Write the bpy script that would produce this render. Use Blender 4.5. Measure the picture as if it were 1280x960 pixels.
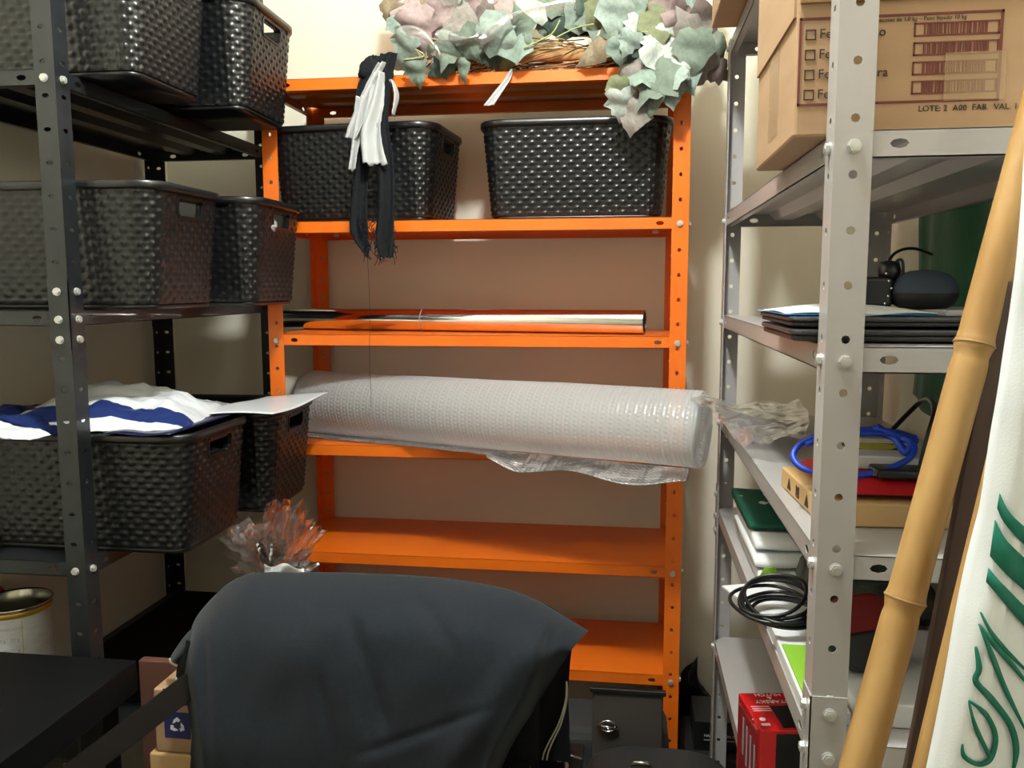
import bpy, bmesh, math, random
from math import sin, cos, pi, radians, sqrt
from mathutils import Vector, Matrix, noise
random.seed(7)
for o in list(bpy.data.objects): bpy.data.objects.remove(o)
S = bpy.context.scene
COL = S.collection
H = 1.53                                   # camera height above the floor; heights below are written from eye level

# ------------------------------------------------------------------ camera, light, exposure
F, YAW, PITCH, ROLL = 1049.5, 0.138, 0.115, -0.002
fwd = Vector((-sin(YAW)*cos(PITCH), cos(YAW)*cos(PITCH), -sin(PITCH)))
right = Vector((cos(YAW), sin(YAW), 0)); up = right.cross(fwd)
right, up = right*cos(ROLL)+up*sin(ROLL), -right*sin(ROLL)+up*cos(ROLL)
cd = bpy.data.cameras.new('camera'); cam = bpy.data.objects.new('camera', cd); COL.objects.link(cam)
cd.sensor_fit = 'HORIZONTAL'; cd.sensor_width = 36.0; cd.lens = 36.0*F/1280; cd.clip_start = .02
cam.matrix_world = Matrix((( right.x, up.x, -fwd.x, 0), (right.y, up.y, -fwd.y, 0), (right.z, up.z, -fwd.z, H), (0, 0, 0, 1)))
S.camera = cam
S.view_settings.view_transform = 'Standard'; S.view_settings.look = 'None'
S.view_settings.exposure = 0.0; S.view_settings.gamma = 1.0; S.view_settings.use_curve_mapping = False
W = bpy.data.worlds.new('world'); S.world = W; W.use_nodes = True
W.node_tree.nodes['Background'].inputs[0].default_value = (.55, .6, .66, 1); W.node_tree.nodes['Background'].inputs[1].default_value = .02
LAMP = (-.12, .76, 1.20)
ld = bpy.data.lights.new('ceiling_bulb', 'POINT'); ld.shadow_soft_size = .055; ld.energy = 84; ld.color = (.95, .99, .96)
lo = bpy.data.objects.new('ceiling_bulb', ld); COL.objects.link(lo); lo.location = (LAMP[0], LAMP[1], LAMP[2]+H-.10)
ld2 = bpy.data.lights.new('fill_light', 'AREA'); ld2.shape = 'RECTANGLE'; ld2.size = .8; ld2.size_y = 1.4; ld2.energy = 1.8; ld2.color = (1, .98, .95)  # added fill lamp behind the camera, no real opening there
lo2 = bpy.data.objects.new('fill_light', ld2); COL.objects.link(lo2); lo2.location = (-.25, -1.9, .35+H); lo2.rotation_euler = (radians(85), 0, 0)

def at(x, y, Y):                            # point at depth Y seen through photo pixel x, y
    d = fwd + right*((x-640)/F) - up*((y-480)/F)
    return d*(Y/d.y)
def atz(x, y, z):
    d = fwd + right*((x-640)/F) - up*((y-480)/F)
    return d*(z/d.z)

# ------------------------------------------------------------------ materials
def lin(c):
    r = []
    for v in c[:3]:
        v /= 255.0; r.append(v/12.92 if v <= .04045 else ((v+.055)/1.055)**2.4)
    return (*r, 1)
M = {}
def mat(name, col, rough=.5, metal=0, bump=None, var=None, spec=.5, trans=0, alpha=1, coat=0, sheen=0, sss=0, ior=1.45):
    m = bpy.data.materials.new(name); m.use_nodes = True; n = m.node_tree.nodes; l = m.node_tree.links
    b = n['Principled BSDF']; b.inputs['Base Color'].default_value = lin(col); b.inputs['Roughness'].default_value = rough
    b.inputs['Metallic'].default_value = metal; b.inputs['Specular IOR Level'].default_value = spec
    b.inputs['Transmission Weight'].default_value = trans; b.inputs['Alpha'].default_value = alpha
    b.inputs['Coat Weight'].default_value = coat; b.inputs['Sheen Weight'].default_value = sheen; b.inputs['IOR'].default_value = ior
    tc = n.new('ShaderNodeTexCoord')
    if var:                                   # (scale, other colour, stretch)
        t = n.new('ShaderNodeTexNoise'); t.inputs['Scale'].default_value = var[0]; t.inputs['Detail'].default_value = 6
        mp = n.new('ShaderNodeMapping'); mp.inputs['Scale'].default_value = var[2] if len(var) > 2 else (1, 1, 1)
        l.new(tc.outputs['Object'], mp.inputs[0]); l.new(mp.outputs[0], t.inputs['Vector'])
        mx = n.new('ShaderNodeMix'); mx.data_type = 'RGBA'; mx.inputs[6].default_value = lin(col); mx.inputs[7].default_value = lin(var[1])
        rp = n.new('ShaderNodeMapRange'); rp.inputs[1].default_value = .35; rp.inputs[2].default_value = .65
        l.new(t.outputs['Fac'], rp.inputs[0]); l.new(rp.outputs[0], mx.inputs[0]); l.new(mx.outputs[2], b.inputs['Base Color'])
    if bump:                                  # (scale, strength, distance[, stretch])
        t = n.new('ShaderNodeTexNoise'); t.inputs['Scale'].default_value = bump[0]; t.inputs['Detail'].default_value = 5
        mp = n.new('ShaderNodeMapping'); mp.inputs['Scale'].default_value = bump[3] if len(bump) > 3 else (1, 1, 1)
        l.new(tc.outputs['Object'], mp.inputs[0]); l.new(mp.outputs[0], t.inputs['Vector'])
        bp = n.new('ShaderNodeBump'); bp.inputs['Strength'].default_value = bump[1]; bp.inputs['Distance'].default_value = bump[2]
        l.new(t.outputs['Fac'], bp.inputs['Height']); l.new(bp.outputs[0], b.inputs['Normal'])
    M[name] = m; return m
def film(name, col, clear, rough=.08, bump=(30, .6, .01)):   # clear plastic film: transparent base, glossy crinkles
    m = bpy.data.materials.new(name); m.use_nodes = True; n = m.node_tree.nodes; l = m.node_tree.links
    n.clear(); out = n.new('ShaderNodeOutputMaterial')
    tr = n.new('ShaderNodeBsdfTransparent'); tr.inputs[0].default_value = (.97, .97, .97, 1)
    g = n.new('ShaderNodeBsdfGlossy'); g.inputs['Roughness'].default_value = rough; g.inputs[0].default_value = (1, 1, 1, 1)
    d = n.new('ShaderNodeBsdfDiffuse'); d.inputs[0].default_value = lin(col)
    tl = n.new('ShaderNodeBsdfTranslucent'); tl.inputs[0].default_value = lin(col)
    fr = n.new('ShaderNodeFresnel'); fr.inputs[0].default_value = 1.5
    tc = n.new('ShaderNodeTexCoord'); t = n.new('ShaderNodeTexNoise'); t.inputs['Scale'].default_value = bump[0]
    bp = n.new('ShaderNodeBump'); bp.inputs['Strength'].default_value = bump[1]; bp.inputs['Distance'].default_value = bump[2]
    l.new(tc.outputs['Object'], t.inputs['Vector']); l.new(t.outputs['Fac'], bp.inputs['Height'])
    for q in (g, d, fr): l.new(bp.outputs[0], q.inputs['Normal'])
    dm = n.new('ShaderNodeMixShader'); dm.inputs[0].default_value = .5; l.new(d.outputs[0], dm.inputs[1]); l.new(tl.outputs[0], dm.inputs[2])
    m1 = n.new('ShaderNodeMixShader'); m1.inputs[0].default_value = 1-clear; l.new(tr.outputs[0], m1.inputs[1]); l.new(dm.outputs[0], m1.inputs[2])
    mu = n.new('ShaderNodeMath'); mu.operation = 'MULTIPLY_ADD'; mu.inputs[1].default_value = 1.3; mu.inputs[2].default_value = .10; l.new(fr.outputs[0], mu.inputs[0])
    m2 = n.new('ShaderNodeMixShader'); l.new(mu.outputs[0], m2.inputs[0]); l.new(m1.outputs[0], m2.inputs[1]); l.new(g.outputs[0], m2.inputs[2])
    l.new(m2.outputs[0], out.inputs[0]); M[name] = m; return m

mat('wall', (234, 229, 211), .62, bump=(60, .08, .003), var=(1.5, (229, 223, 205)), spec=.4)
mat('ceiling', (235, 234, 226), .8)
mat('floor', (150, 140, 125), .5, var=(6, (130, 122, 110)))
mat("orange", (232, 112, 24), .38, var=(9, (228, 106, 20)), bump=(180, .05, .001), coat=.2)
mat('grey', (172, 168, 167), .38, var=(7, (166, 162, 161)), bump=(150, .05, .001), coat=.15)
mat('black_paint', (30, 34, 37), .38, var=(12, (25, 28, 31)), coat=.2)
mat('basket', (17, 18, 20), .30, spec=.6)
mat('zinc', (200, 200, 198), .38, metal=.6)
mat('foil', (232, 232, 232), .13, metal=1, bump=(14, .12, .004, (.3, 1, 1)))
mat('tee', (36, 40, 46), 1, bump=(700, .5, .001), var=(160, (33, 37, 43)), sheen=.08, spec=.08)
mat('black_cloth', (14, 15, 17), .95, bump=(500, .5, .001), spec=.2)
mat('rag', (27, 29, 32), .95, bump=(200, .6, .003), spec=.15)
mat('gauze', (176, 177, 178), .9, bump=(60, .5, .004))
mat('white_trim', (205, 200, 185), .7)
mat('kraft', (172, 140, 108), .75, var=(5, (163, 131, 99), (1, 1, 6)), bump=(40, .15, .002))
mat('kraft_dark', (146, 110, 76), .8, var=(5, (130, 98, 66)))
mat('kraft_light', (206, 172, 126), .7, var=(8, (205, 165, 110)))
mat('print', (108, 54, 50), .8)
mat('print_dark', (55, 42, 40), .8)
mat('tape', (206, 176, 140), .2, alpha=.35)
mat('bamboo', (172, 136, 84), .45, var=(6, (150, 112, 62), (5, 5, .6)), bump=(120, .15, .001, (1, 1, .05)))
mat('bamboo_node', (152, 118, 74), .6)
mat('brown_wood', (92, 72, 62), .6, var=(8, (76, 58, 50), (4, 4, .4)))
mat('dark_wood', (20, 15, 13), .75, var=(8, (14, 11, 10), (1, .2, 1)), spec=.2)  # tone lowered to carry the shade where the slanting rail lies
mat('red_wood', (98, 62, 50), .7)
mat('desk', (13, 14, 16), .42, bump=(300, .1, .001), var=(30, (17, 17, 19)), spec=.25)
mat('banner', (222, 226, 230), .8, bump=(700, .2, .001))
mat('banner_green', (12, 104, 84), .8)
mat('green_cloth', (4, 92, 56), .75, bump=(20, .3, .01), sheen=.3)
mat('tin', (190, 188, 175), .25, metal=1)
mat('tin_dark', (110, 110, 100), .35, metal=.8)
mat('gold', (190, 150, 60), .35, metal=.6)
mat('label_white', (205, 205, 205), .5, var=(60, (190, 192, 196), (1, 1, 3)))
mat('label_grey', (150, 152, 158), .6)
mat('label_gold', (180, 160, 105), .6)
mat('red', (196, 28, 30), .35)
mat('red_gloss', (205, 26, 30), .22, coat=.6)
mat('red_dark', (130, 20, 24), .6, bump=(90, .3, .002))
mat('red_folder', (172, 22, 30), .5, bump=(40, .2, .003))
mat('black_plastic', (22, 22, 24), .3)
mat('laptop', (62, 62, 66), .35, metal=.3)
mat('laptop_dark', (36, 36, 40), .4)
mat('speaker', (50, 60, 74), .75, bump=(900, .4, .001))
mat('speaker_ring', (26, 27, 30), .5)
mat('paper', (214, 214, 216), .65)
mat('paper_grey', (176, 176, 184), .7)  # light grey paper
mat('envelope_blue', (20, 120, 190), .3)
mat('ethernet', (28, 66, 190), .4)
mat('lime', (128, 176, 52), .5)
mat('yellow', (190, 184, 60), .5)
mat('flag_green', (6, 78, 58), .8, bump=(300, .2, .001))
mat('flag_white', (226, 228, 230), .85, bump=(300, .2, .001))
mat('courier_white', (214, 218, 224), .32, bump=(9, .25, .01), coat=.15)
mat('courier_blue', (34, 48, 100), .28, bump=(9, .2, .01), coat=.2)
mat('courier_navy', (20, 22, 58), .3)
mat('courier_grey', (150, 150, 152), .4)
mat('recycle_blue', (36, 40, 96), .6)
mat('suitcase', (86, 86, 86), .6, bump=(400, .2, .001))
mat('suitcase_rim', (38, 38, 38), .5)
mat('backpack', (44, 44, 44), .85, bump=(300, .4, .001))
mat('backpack_side', (62, 57, 53), .8)
mat('bin_bag', (16, 17, 19), .3, bump=(18, .8, .02))
mat('chrome', (210, 210, 210), .1, metal=1)
mat('twig', (196, 158, 106), .8, var=(40, (150, 114, 72)))
mat('twig_dark', (74, 56, 40), .85)
mat('stem', (150, 160, 110), .7)
mat('mottled', (74, 82, 70), .7, var=(24, (24, 26, 26)))
e = mat('lamp_glow', (255, 255, 250), .5).node_tree.nodes['Principled BSDF']; e.inputs['Emission Color'].default_value = (1, 1, .97, 1); e.inputs['Emission Strength'].default_value = 6
film('cellophane', (235, 235, 235), .88, .10, (14, .6, .02))
film('poly_bag', (222, 222, 222), .74, .16, (16, .7, .02))
LEAFC = {'sage': (150, 174, 156), 'mint': (174, 196, 180), 'greygreen': (128, 146, 124), 'dusty': (196, 164, 160), 'taupe': (158, 146, 134), 'olive': (134, 142, 92), 'mauve': (128, 108, 100), 'pale': (200, 208, 196), 'tan': (172, 146, 110), 'deep': (70, 92, 74)}
for k, c in LEAFC.items():
    g_ = sum(c)/3; c = tuple(int((.75*v+.25*g_)*.88) for v in c); mat('leaf_'+k, c, .7, var=(9, tuple(int(v*.88) for v in c)), bump=(30, .2, .003))

# bubble wrap: milky plastic
m = mat('bubble', (226, 230, 232), .14, spec=.8); nt = m.node_tree; b = nt.nodes['Principled BSDF']
tl = nt.nodes.new('ShaderNodeBsdfTranslucent'); tl.inputs[0].default_value = lin((235, 238, 240)); mx = nt.nodes.new('ShaderNodeMixShader'); mx.inputs[0].default_value = .42
nt.links.new(b.outputs[0], mx.inputs[1]); nt.links.new(tl.outputs[0], mx.inputs[2]); t3 = nt.nodes.new('ShaderNodeBsdfTransparent'); m3 = nt.nodes.new('ShaderNodeMixShader'); m3.inputs[0].default_value = .34
nt.links.new(mx.outputs[0], m3.inputs[1]); nt.links.new(t3.outputs[0], m3.inputs[2]); nt.links.new(m3.outputs[0], nt.nodes['Material Output'].inputs[0])

# ------------------------------------------------------------------ builders
class MB:
    def __init__(s): s.v = []; s.f = []; s.mi = []; s.m = 0
    def add(s, vs, fs):
        k = len(s.v); s.v += [tuple(v) for v in vs]
        for f in fs: s.f.append(tuple(i+k for i in f)); s.mi.append(s.m)
    def box(s, x0, x1, y0, y1, z0, z1, mtx=None):
        vs = [Vector((x, y, z)) for z in (z0, z1) for y in (y0, y1) for x in (x0, x1)]
        if mtx: vs = [mtx @ v for v in vs]
        s.add(vs, [(0, 2, 3, 1), (4, 5, 7, 6), (0, 1, 5, 4), (2, 6, 7, 3), (0, 4, 6, 2), (1, 3, 7, 5)])
    def prism(s, poly, z0, z1, mtx=None):
        n = len(poly); vs = [Vector((x, y, z0)) for x, y in poly]+[Vector((x, y, z1)) for x, y in poly]
        if mtx: vs = [mtx @ v for v in vs]
        s.add(vs, [tuple(range(n))[::-1], tuple(range(n, 2*n))]+[(i, (i+1) % n, n+(i+1) % n, n+i) for i in range(n)])
    def grid(s, fn, nu, nv, closed=False):
        k = len(s.v)
        for j in range(nv+1):
            for i in range(nu+(0 if closed else 1)): s.v.append(tuple(fn(i/nu, j/nv)))
        w = nu if closed else nu+1
        for j in range(nv):
            for i in range(nu):
                a = k+j*w+i; b = k+j*w+(i+1) % w; s.f.append((a, b, b+w, a+w)); s.mi.append(s.m)
    def tube(s, pts, r, n=8, cap=True, closed=False):
        pts = [Vector(p) for p in pts]; rs = r if isinstance(r, (list, tuple)) else [r]*len(pts)
        k = len(s.v); T = None; N = None; L = len(pts)
        for i, p in enumerate(pts):
            a = pts[(i-1) % L] if closed or i else p; b = pts[(i+1) % L] if closed or i < L-1 else p
            t = (b-a).normalized()
            if N is None: N = t.cross(Vector((.13, .21, .97))).normalized()
            else: N = (N - t*N.dot(t)).normalized()
            B = t.cross(N)
            for q in range(n): s.v.append(tuple(p+(N*cos(2*pi*q/n)+B*sin(2*pi*q/n))*rs[i]))
        for i in range(L if closed else L-1):
            for q in range(n):
                a = k+i*n+q; b = k+i*n+(q+1) % n; a2 = k+((i+1) % L)*n+q; b2 = k+((i+1) % L)*n+(q+1) % n
                s.f.append((a, b, b2, a2)); s.mi.append(s.m)
        if cap and not closed:
            s.f.append(tuple(k+q for q in range(n))[::-1]); s.mi.append(s.m)
            s.f.append(tuple(k+(L-1)*n+q for q in range(n))); s.mi.append(s.m)
    def lathe(s, prof, n=32, c=(0, 0, 0)):
        s.grid(lambda u, v: (c[0]+lp(prof, v)[0]*cos(2*pi*u), c[1]+lp(prof, v)[0]*sin(2*pi*u), c[2]+lp(prof, v)[1]), n, len(prof)-1, True)
    def mesh(s, name, mats, smooth=False):
        me = bpy.data.meshes.new(name); me.from_pydata(s.v, [], s.f)
        for q in (mats if isinstance(mats, (list, tuple)) else [mats]): me.materials.append(M[q])
        me.polygons.foreach_set('material_index', s.mi)
        if smooth: me.polygons.foreach_set('use_smooth', [True]*len(s.f))
        bm = bmesh.new(); bm.from_mesh(me); bmesh.ops.recalc_face_normals(bm, faces=bm.faces) if not getattr(s, 'keep', 0) else None
        bm.to_mesh(me); bm.free(); me.update(); return me
    def build(s, name, mats, parent=None, smooth=False):
        return place(name, s.mesh(name, mats, smooth), parent)
def lp(prof, v): return prof[min(len(prof)-1, int(round(v*(len(prof)-1))))]
def place(name, me, parent=None, loc=None, rot=None):
    o = bpy.data.objects.new(name, me); COL.objects.link(o)
    if parent: o.parent = parent
    if loc: o.location = loc
    if rot: o.rotation_euler = rot
    return o
def empty(name, loc=(0, 0, 0), rz=0):
    o = bpy.data.objects.new(name, None); COL.objects.link(o); o.location = loc; o.rotation_euler = (0, 0, rz); o.empty_display_size = .05; return o
def tag(o, label=None, cat=None, group=None, kind=None):
    if label: o['label'] = label
    if cat: o['category'] = cat
    if group: o['group'] = group
    if kind: o['kind'] = kind
    return o
def solid(o, t, off=0):
    md = o.modifiers.new('thickness', 'SOLIDIFY'); md.thickness = t; md.offset = off; return o
def bevel(o, w, seg=2):
    md = o.modifiers.new('bevel', 'BEVEL'); md.width = w; md.segments = seg; md.limit_method = 'ANGLE'; return o
def copy_tree(o, parent=None):
    c = o.copy(); COL.objects.link(c)
    if parent: c.parent = parent
    for ch in [q for q in bpy.data.objects if q.parent == o]: copy_tree(ch, c)
    return c
def spline(pts, n=8):                       # Catmull-Rom through the points
    pts = [Vector(p) for p in pts]; out = []
    for i in range(len(pts)-1):
        p0 = pts[max(i-1, 0)]; p1 = pts[i]; p2 = pts[i+1]; p3 = pts[min(i+2, len(pts)-1)]
        for k in range(n):
            t = k/n; out.append(.5*((2*p1)+(p2-p0)*t+(2*p0-5*p1+4*p2-p3)*t*t+(3*p1-p0-3*p2+p3)*t**3))
    out.append(pts[-1]); return out
def interp(pts, t):                         # polyline by uniform parameter
    n = len(pts)-1; k = min(int(t*n), n-1); f = t*n-k
    return tuple(a+(b-a)*f for a, b in zip(pts[k], pts[k+1]))
def curve_at(pts, t):
    return interp(SPC.setdefault(id(pts), (pts, [tuple(q) for q in spline([Vector((*p, 0)) if len(p) == 2 else Vector(p) for p in pts], 6)]))[1], t)
SPC = {}
def nz(x, y, z, s=1): return noise.noise(Vector((x*s, y*s, z*s)))
def sm(a, b, x):
    t = max(0, min(1, (x-a)/(b-a))); return t*t*(3-2*t)
def text_mesh(s, size, mt, ext=.0002, align='CENTER'):
    c = bpy.data.curves.new('writing', 'FONT'); c.body = s; c.size = size; c.extrude = ext; c.align_x = align; c.align_y = 'CENTER'; c.resolution_u = 2
    t = bpy.data.objects.new('writing', c); COL.objects.link(t)
    me = bpy.data.meshes.new_from_object(t, depsgraph=bpy.context.evaluated_depsgraph_get()); bpy.data.objects.remove(t)
    me.materials.clear(); me.materials.append(M[mt]); return me

# ------------------------------------------------------------------ the room
XL, XR, YB, YF, ZF, ZC = -1.215, .535, 2.125, -2.1, -1.53, 1.26
def wall(name, *b, m='wall'):
    q = MB(); q.box(*b); return tag(q.build(name, m), kind='structure')
wall('floor', XL-.1, XR+.1, YF-.1, YB+.1, ZF-.1, ZF, m='floor')
wall('ceiling', XL-.1, XR+.1, YF-.1, YB+.1, ZC, ZC+.1, m='ceiling')
wall('wall_back', XL-.1, XR+.1, YB, YB+.1, ZF, ZC)
wall('wall_front', XL-.1, XR+.1, YF-.1, YF, ZF, ZC)
wall('wall_left', XL-.1, XL, YF, YB, ZF, ZC)
wall('wall_right', XR, XR+.1, YF, YB, ZF, ZC)
lamp = empty('ceiling_lamp', (LAMP[0], LAMP[1], ZC)); tag(lamp, 'round white ceiling lamp above the storage room, out of frame', 'lamp')
q = MB(); q.lathe([(0, 0), (.12, 0), (.12, -.02), (.105, -.035), (0, -.035)], 40); q.build('lamp_base', 'ceiling', lamp, True)
q = MB(); q.lathe([(0, -.0355), (.1, -.0355), (.1, -.044), (0, -.044)], 40); q.build('diffuser', 'lamp_glow', lamp, True)

# ------------------------------------------------------------------ steel shelving
def plate(mb, o, U, V, N, L, w, t, holes, a=.0045, b=.0045):
    """perforated strip: origin o, length L along U, width w along V, thickness t along N; holes (u, v) centres in order of u"""
    o, U, V, N = map(Vector, (o, U, V, N))
    def quad(u0, u1, v0=0, v1=None):
        v1 = w if v1 is None else v1
        vs = [o+U*u+V*v+N*n for n in (0, t) for v in (v0, v1) for u in (u0, u1)]
        mb.add(vs, [(0, 2, 3, 1), (4, 5, 7, 6), (0, 1, 5, 4), (2, 6, 7, 3), (0, 4, 6, 2), (1, 3, 7, 5)])
    cur = 0
    for (hu, hv) in holes:
        h = max(a, b)*1.5
        u0, u1 = hu-h, hu+h
        if u0 < cur or u1 > L: continue
        if u0 > cur+1e-5: quad(cur, u0)
        out = [(u1, hv), (u1, w), (hu, w), (u0, w), (u0, hv), (u0, 0), (hu, 0), (u1, 0)]
        inn = [(hu+a*cos(k*pi/4), hv+b*sin(k*pi/4)) for k in range(8)]
        vs = [o+U*x+V*y+N*n for n in (0, t) for (x, y) in out+inn]
        fs = []
        for k in range(8):
            j = (k+1) % 8
            fs += [(k, j, 8+j, 8+k), (16+j, 16+k, 24+k, 24+j), (8+k, 8+j, 24+j, 24+k), (k, 16+k, 16+j, j)]
        mb.add(vs, fs); cur = u1
    if cur < L-1e-5: quad(cur, L)
PITCH_H = .0513
def bolt_mesh():
    mb = MB(); n = 6
    mb.prism([(.0058*cos(k*pi/3), .0058*sin(k*pi/3)) for k in range(6)], .0012, .0045)
    mb.prism([(.0066*cos(k*pi/6), .0066*sin(k*pi/6)) for k in range(12)], 0, .0012)
    mb.prism([(.0038*cos(k*pi/4), .0038*sin(k*pi/4)) for k in range(8)], .0045, .0052)
    return mb.mesh('bolt', 'zinc')
BOLT = bolt_mesh()
FL, PT = .0345, .0016                        # flange width, sheet thickness
def rack(name, label, xl, xr, yf, yb, tops, zt, paint, lip=.0265, slot=False, skip_ribs=(), joint=None):
    cx, cy = (xl+xr)/2, (yf+yb)/2
    r = empty(name, (cx, cy, ZF)); tag(r, label, 'shelf')
    ox, oy, oz = -cx, -cy, -ZF
    ref = tops[0]-.0145
    for sx, x in ((1, xl), (-1, xr)):
        for sy, y in ((1, yf), (-1, yb)):
            mb = MB(); L = zt-ZF-.004
            ph = (ref-ZF) % PITCH_H
            hs = [ph+k*PITCH_H for k in range(int((L-ph)/PITCH_H)+1)]; hs = [h for h in hs if .012 < h < L-.012]
            a, bb = (.0042, .0042) if not slot else (.0036, .0062)
            plate(mb, (x+ox, y+oy, ZF+oz+.002), (0, 0, 1), (sx, 0, 0), (0, sy, 0), L, FL, PT, [(h, FL*.52) for h in hs], a, bb)
            plate(mb, (x+ox, y+oy+sy*PT, ZF+oz+.002), (0, 0, 1), (0, sy, 0), (sx, 0, 0), L, FL-PT, PT, [(h, FL*.5) for h in hs], a, bb)
            p = mb.build('post', paint, r)
            if joint is not None:            # lower length of the post bolted over the upper one
                mb = MB(); zj = joint
                mb.box(x+ox-sx*.0014 if sx > 0 else x+ox-FL, x+ox+FL if sx > 0 else x+ox+.0014, y+oy-(.0014 if sy > 0 else 0), y+oy+(0 if sy > 0 else .0014), zj-.11+oz, zj+oz)
                x0, x1 = sorted((x+ox-sx*.0014, x+ox)); y0, y1 = sorted((y+oy-sy*.0014, y+oy+sy*FL))
                mb.box(x0, x1, y0, y1, zj-.11+oz, zj+oz); mb.build('splice_plate', paint, r)
            mb = MB(); x0, x1 = sorted((x+ox-sx*.002, x+ox+sx*.04)); y0, y1 = sorted((y+oy-sy*.002, y+oy+sy*.04)); mb.box(x0, x1, y0, y1, 0, .006); mb.build('foot', 'black_plastic', r)
            zs = [t-.0145 for t in tops]+([joint-.018, joint-.018-PITCH_H*1.5] if joint is not None else [])
            for zb in zs:
                e = .0014 if (joint is not None and joint-.11 < zb < joint) else 0
                place('bolt', BOLT, r, (x+ox+sx*FL*.52, y+oy-sy*e, zb+oz), (sy*pi/2, 0, 0))
                place('bolt', BOLT, r, (x+ox-sx*e, y+oy+sy*FL*.52, zb+oz), (0, -sx*pi/2, 0))
    i = PT+.0006
    for k, zt_ in enumerate(tops):
        x0, x1, y0, y1 = xl+i+ox, xr-i+ox, yf+i+oy, yb-i+oy; z = zt_+oz; t = .0012; c = .02
        mb = MB()
        mb.prism([(x0+c, y0), (x1-c, y0), (x1, y0+c), (x1, y1-c), (x1-c, y1), (x0+c, y1), (x0, y1-c), (x0, y0+c)], z-t, z)
        Lx, Ly = x1-x0, y1-y0; hx = [(.0565, lip*.5), (Lx-.0565, lip*.5)]; hy = [(.0565, lip*.5), (Ly-.0565, lip*.5)]
        plate(mb, (x0, y0, z-lip), (1, 0, 0), (0, 0, 1), (0, 1, 0), Lx, lip-t*.2, t, hx, .0085, .0045)
        plate(mb, (x0, y1, z-lip), (1, 0, 0), (0, 0, 1), (0, -1, 0), Lx, lip-t*.2, t, hx, .0085, .0045)
        plate(mb, (x0, y0, z-lip), (0, 1, 0), (0, 0, 1), (1, 0, 0), Ly, lip-t*.2, t, hy, .0085, .0045)
        plate(mb, (x1, y0, z-lip), (0, 1, 0), (0, 0, 1), (-1, 0, 0), Ly, lip-t*.2, t, hy, .0085, .0045)
        for (a0, a1, b0, b1) in ((x0+.03, x1-.03, y0, y0+.012), (x0+.03, x1-.03, y1-.012, y1), (x0, x0+.012, y0+.03, y1-.03), (x1-.012, x1, y0+.03, y1-.03)):
            mb.box(a0, a1, b0, b1, z-lip, z-lip+t)
        sh = mb.build('shelf', paint, r)
        for fr in (.36, .64):                # stiffening channel under the sheet
            mb = MB()
            if Lx > Ly: yc = y0+Ly*fr; pf = [(x0+.02, x1-.02)]; mb.add([(x0+.02, yc-.03, z-t), (x0+.02, yc-.016, z-.014), (x0+.02, yc+.016, z-.014), (x0+.02, yc+.03, z-t), (x1-.02, yc-.03, z-t), (x1-.02, yc-.016, z-.014), (x1-.02, yc+.016, z-.014), (x1-.02, yc+.03, z-t)], [(0, 1, 5, 4), (1, 2, 6, 5), (2, 3, 7, 6), (0, 3, 2, 1), (4, 5, 6, 7), (0, 4, 7, 3)])
            else: xc = x0+Lx*fr; mb.add([(xc-.03, y0+.02, z-t), (xc-.016, y0+.02, z-.014), (xc+.016, y0+.02, z-.014), (xc+.03, y0+.02, z-t), (xc-.03, y1-.02, z-t), (xc-.016, y1-.02, z-.014), (xc+.016, y1-.02, z-.014), (xc+.03, y1-.02, z-t)], [(0, 1, 5, 4), (1, 2, 6, 5), (2, 3, 7, 6), (0, 3, 2, 1), (4, 5, 6, 7), (0, 4, 7, 3)])
            mb.build('stiffener', paint, sh)
    return r
OX0, OX1, OY0, OY1 = -.800, .120, 1.792, 2.090
OT = [.447, .144, -.104, -.353, -.604, -.851]
rack('orange_shelving_unit', 'orange steel shelving unit with six shelves against the back wall', OX0, OX1, OY0, OY1, OT, .449, 'orange', lip=.0255)
GX0, GX1, GY0, GY1 = .187, .500, .835, 1.762
GT = [.475, .144, -.057, -.262, -.458, -.741, -1.2]
rack('grey_shelving_unit', 'light grey steel shelving unit along the right wall', GX0, GX1, GY0, GY1, GT, .478, 'grey', lip=.0255, joint=-.408)
BX0, BX1, BY0, BY1 = -1.192, -.884, 1.234, 2.015
BT = [.72, .338, -.036, -.452, -.80, -1.3]
rack('black_shelving_unit', 'black steel shelving unit in the left corner holding rattan baskets', BX0, BX1, BY0, BY1, BT, .74, 'black_paint', lip=.025, slot=True, joint=.012)

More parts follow.
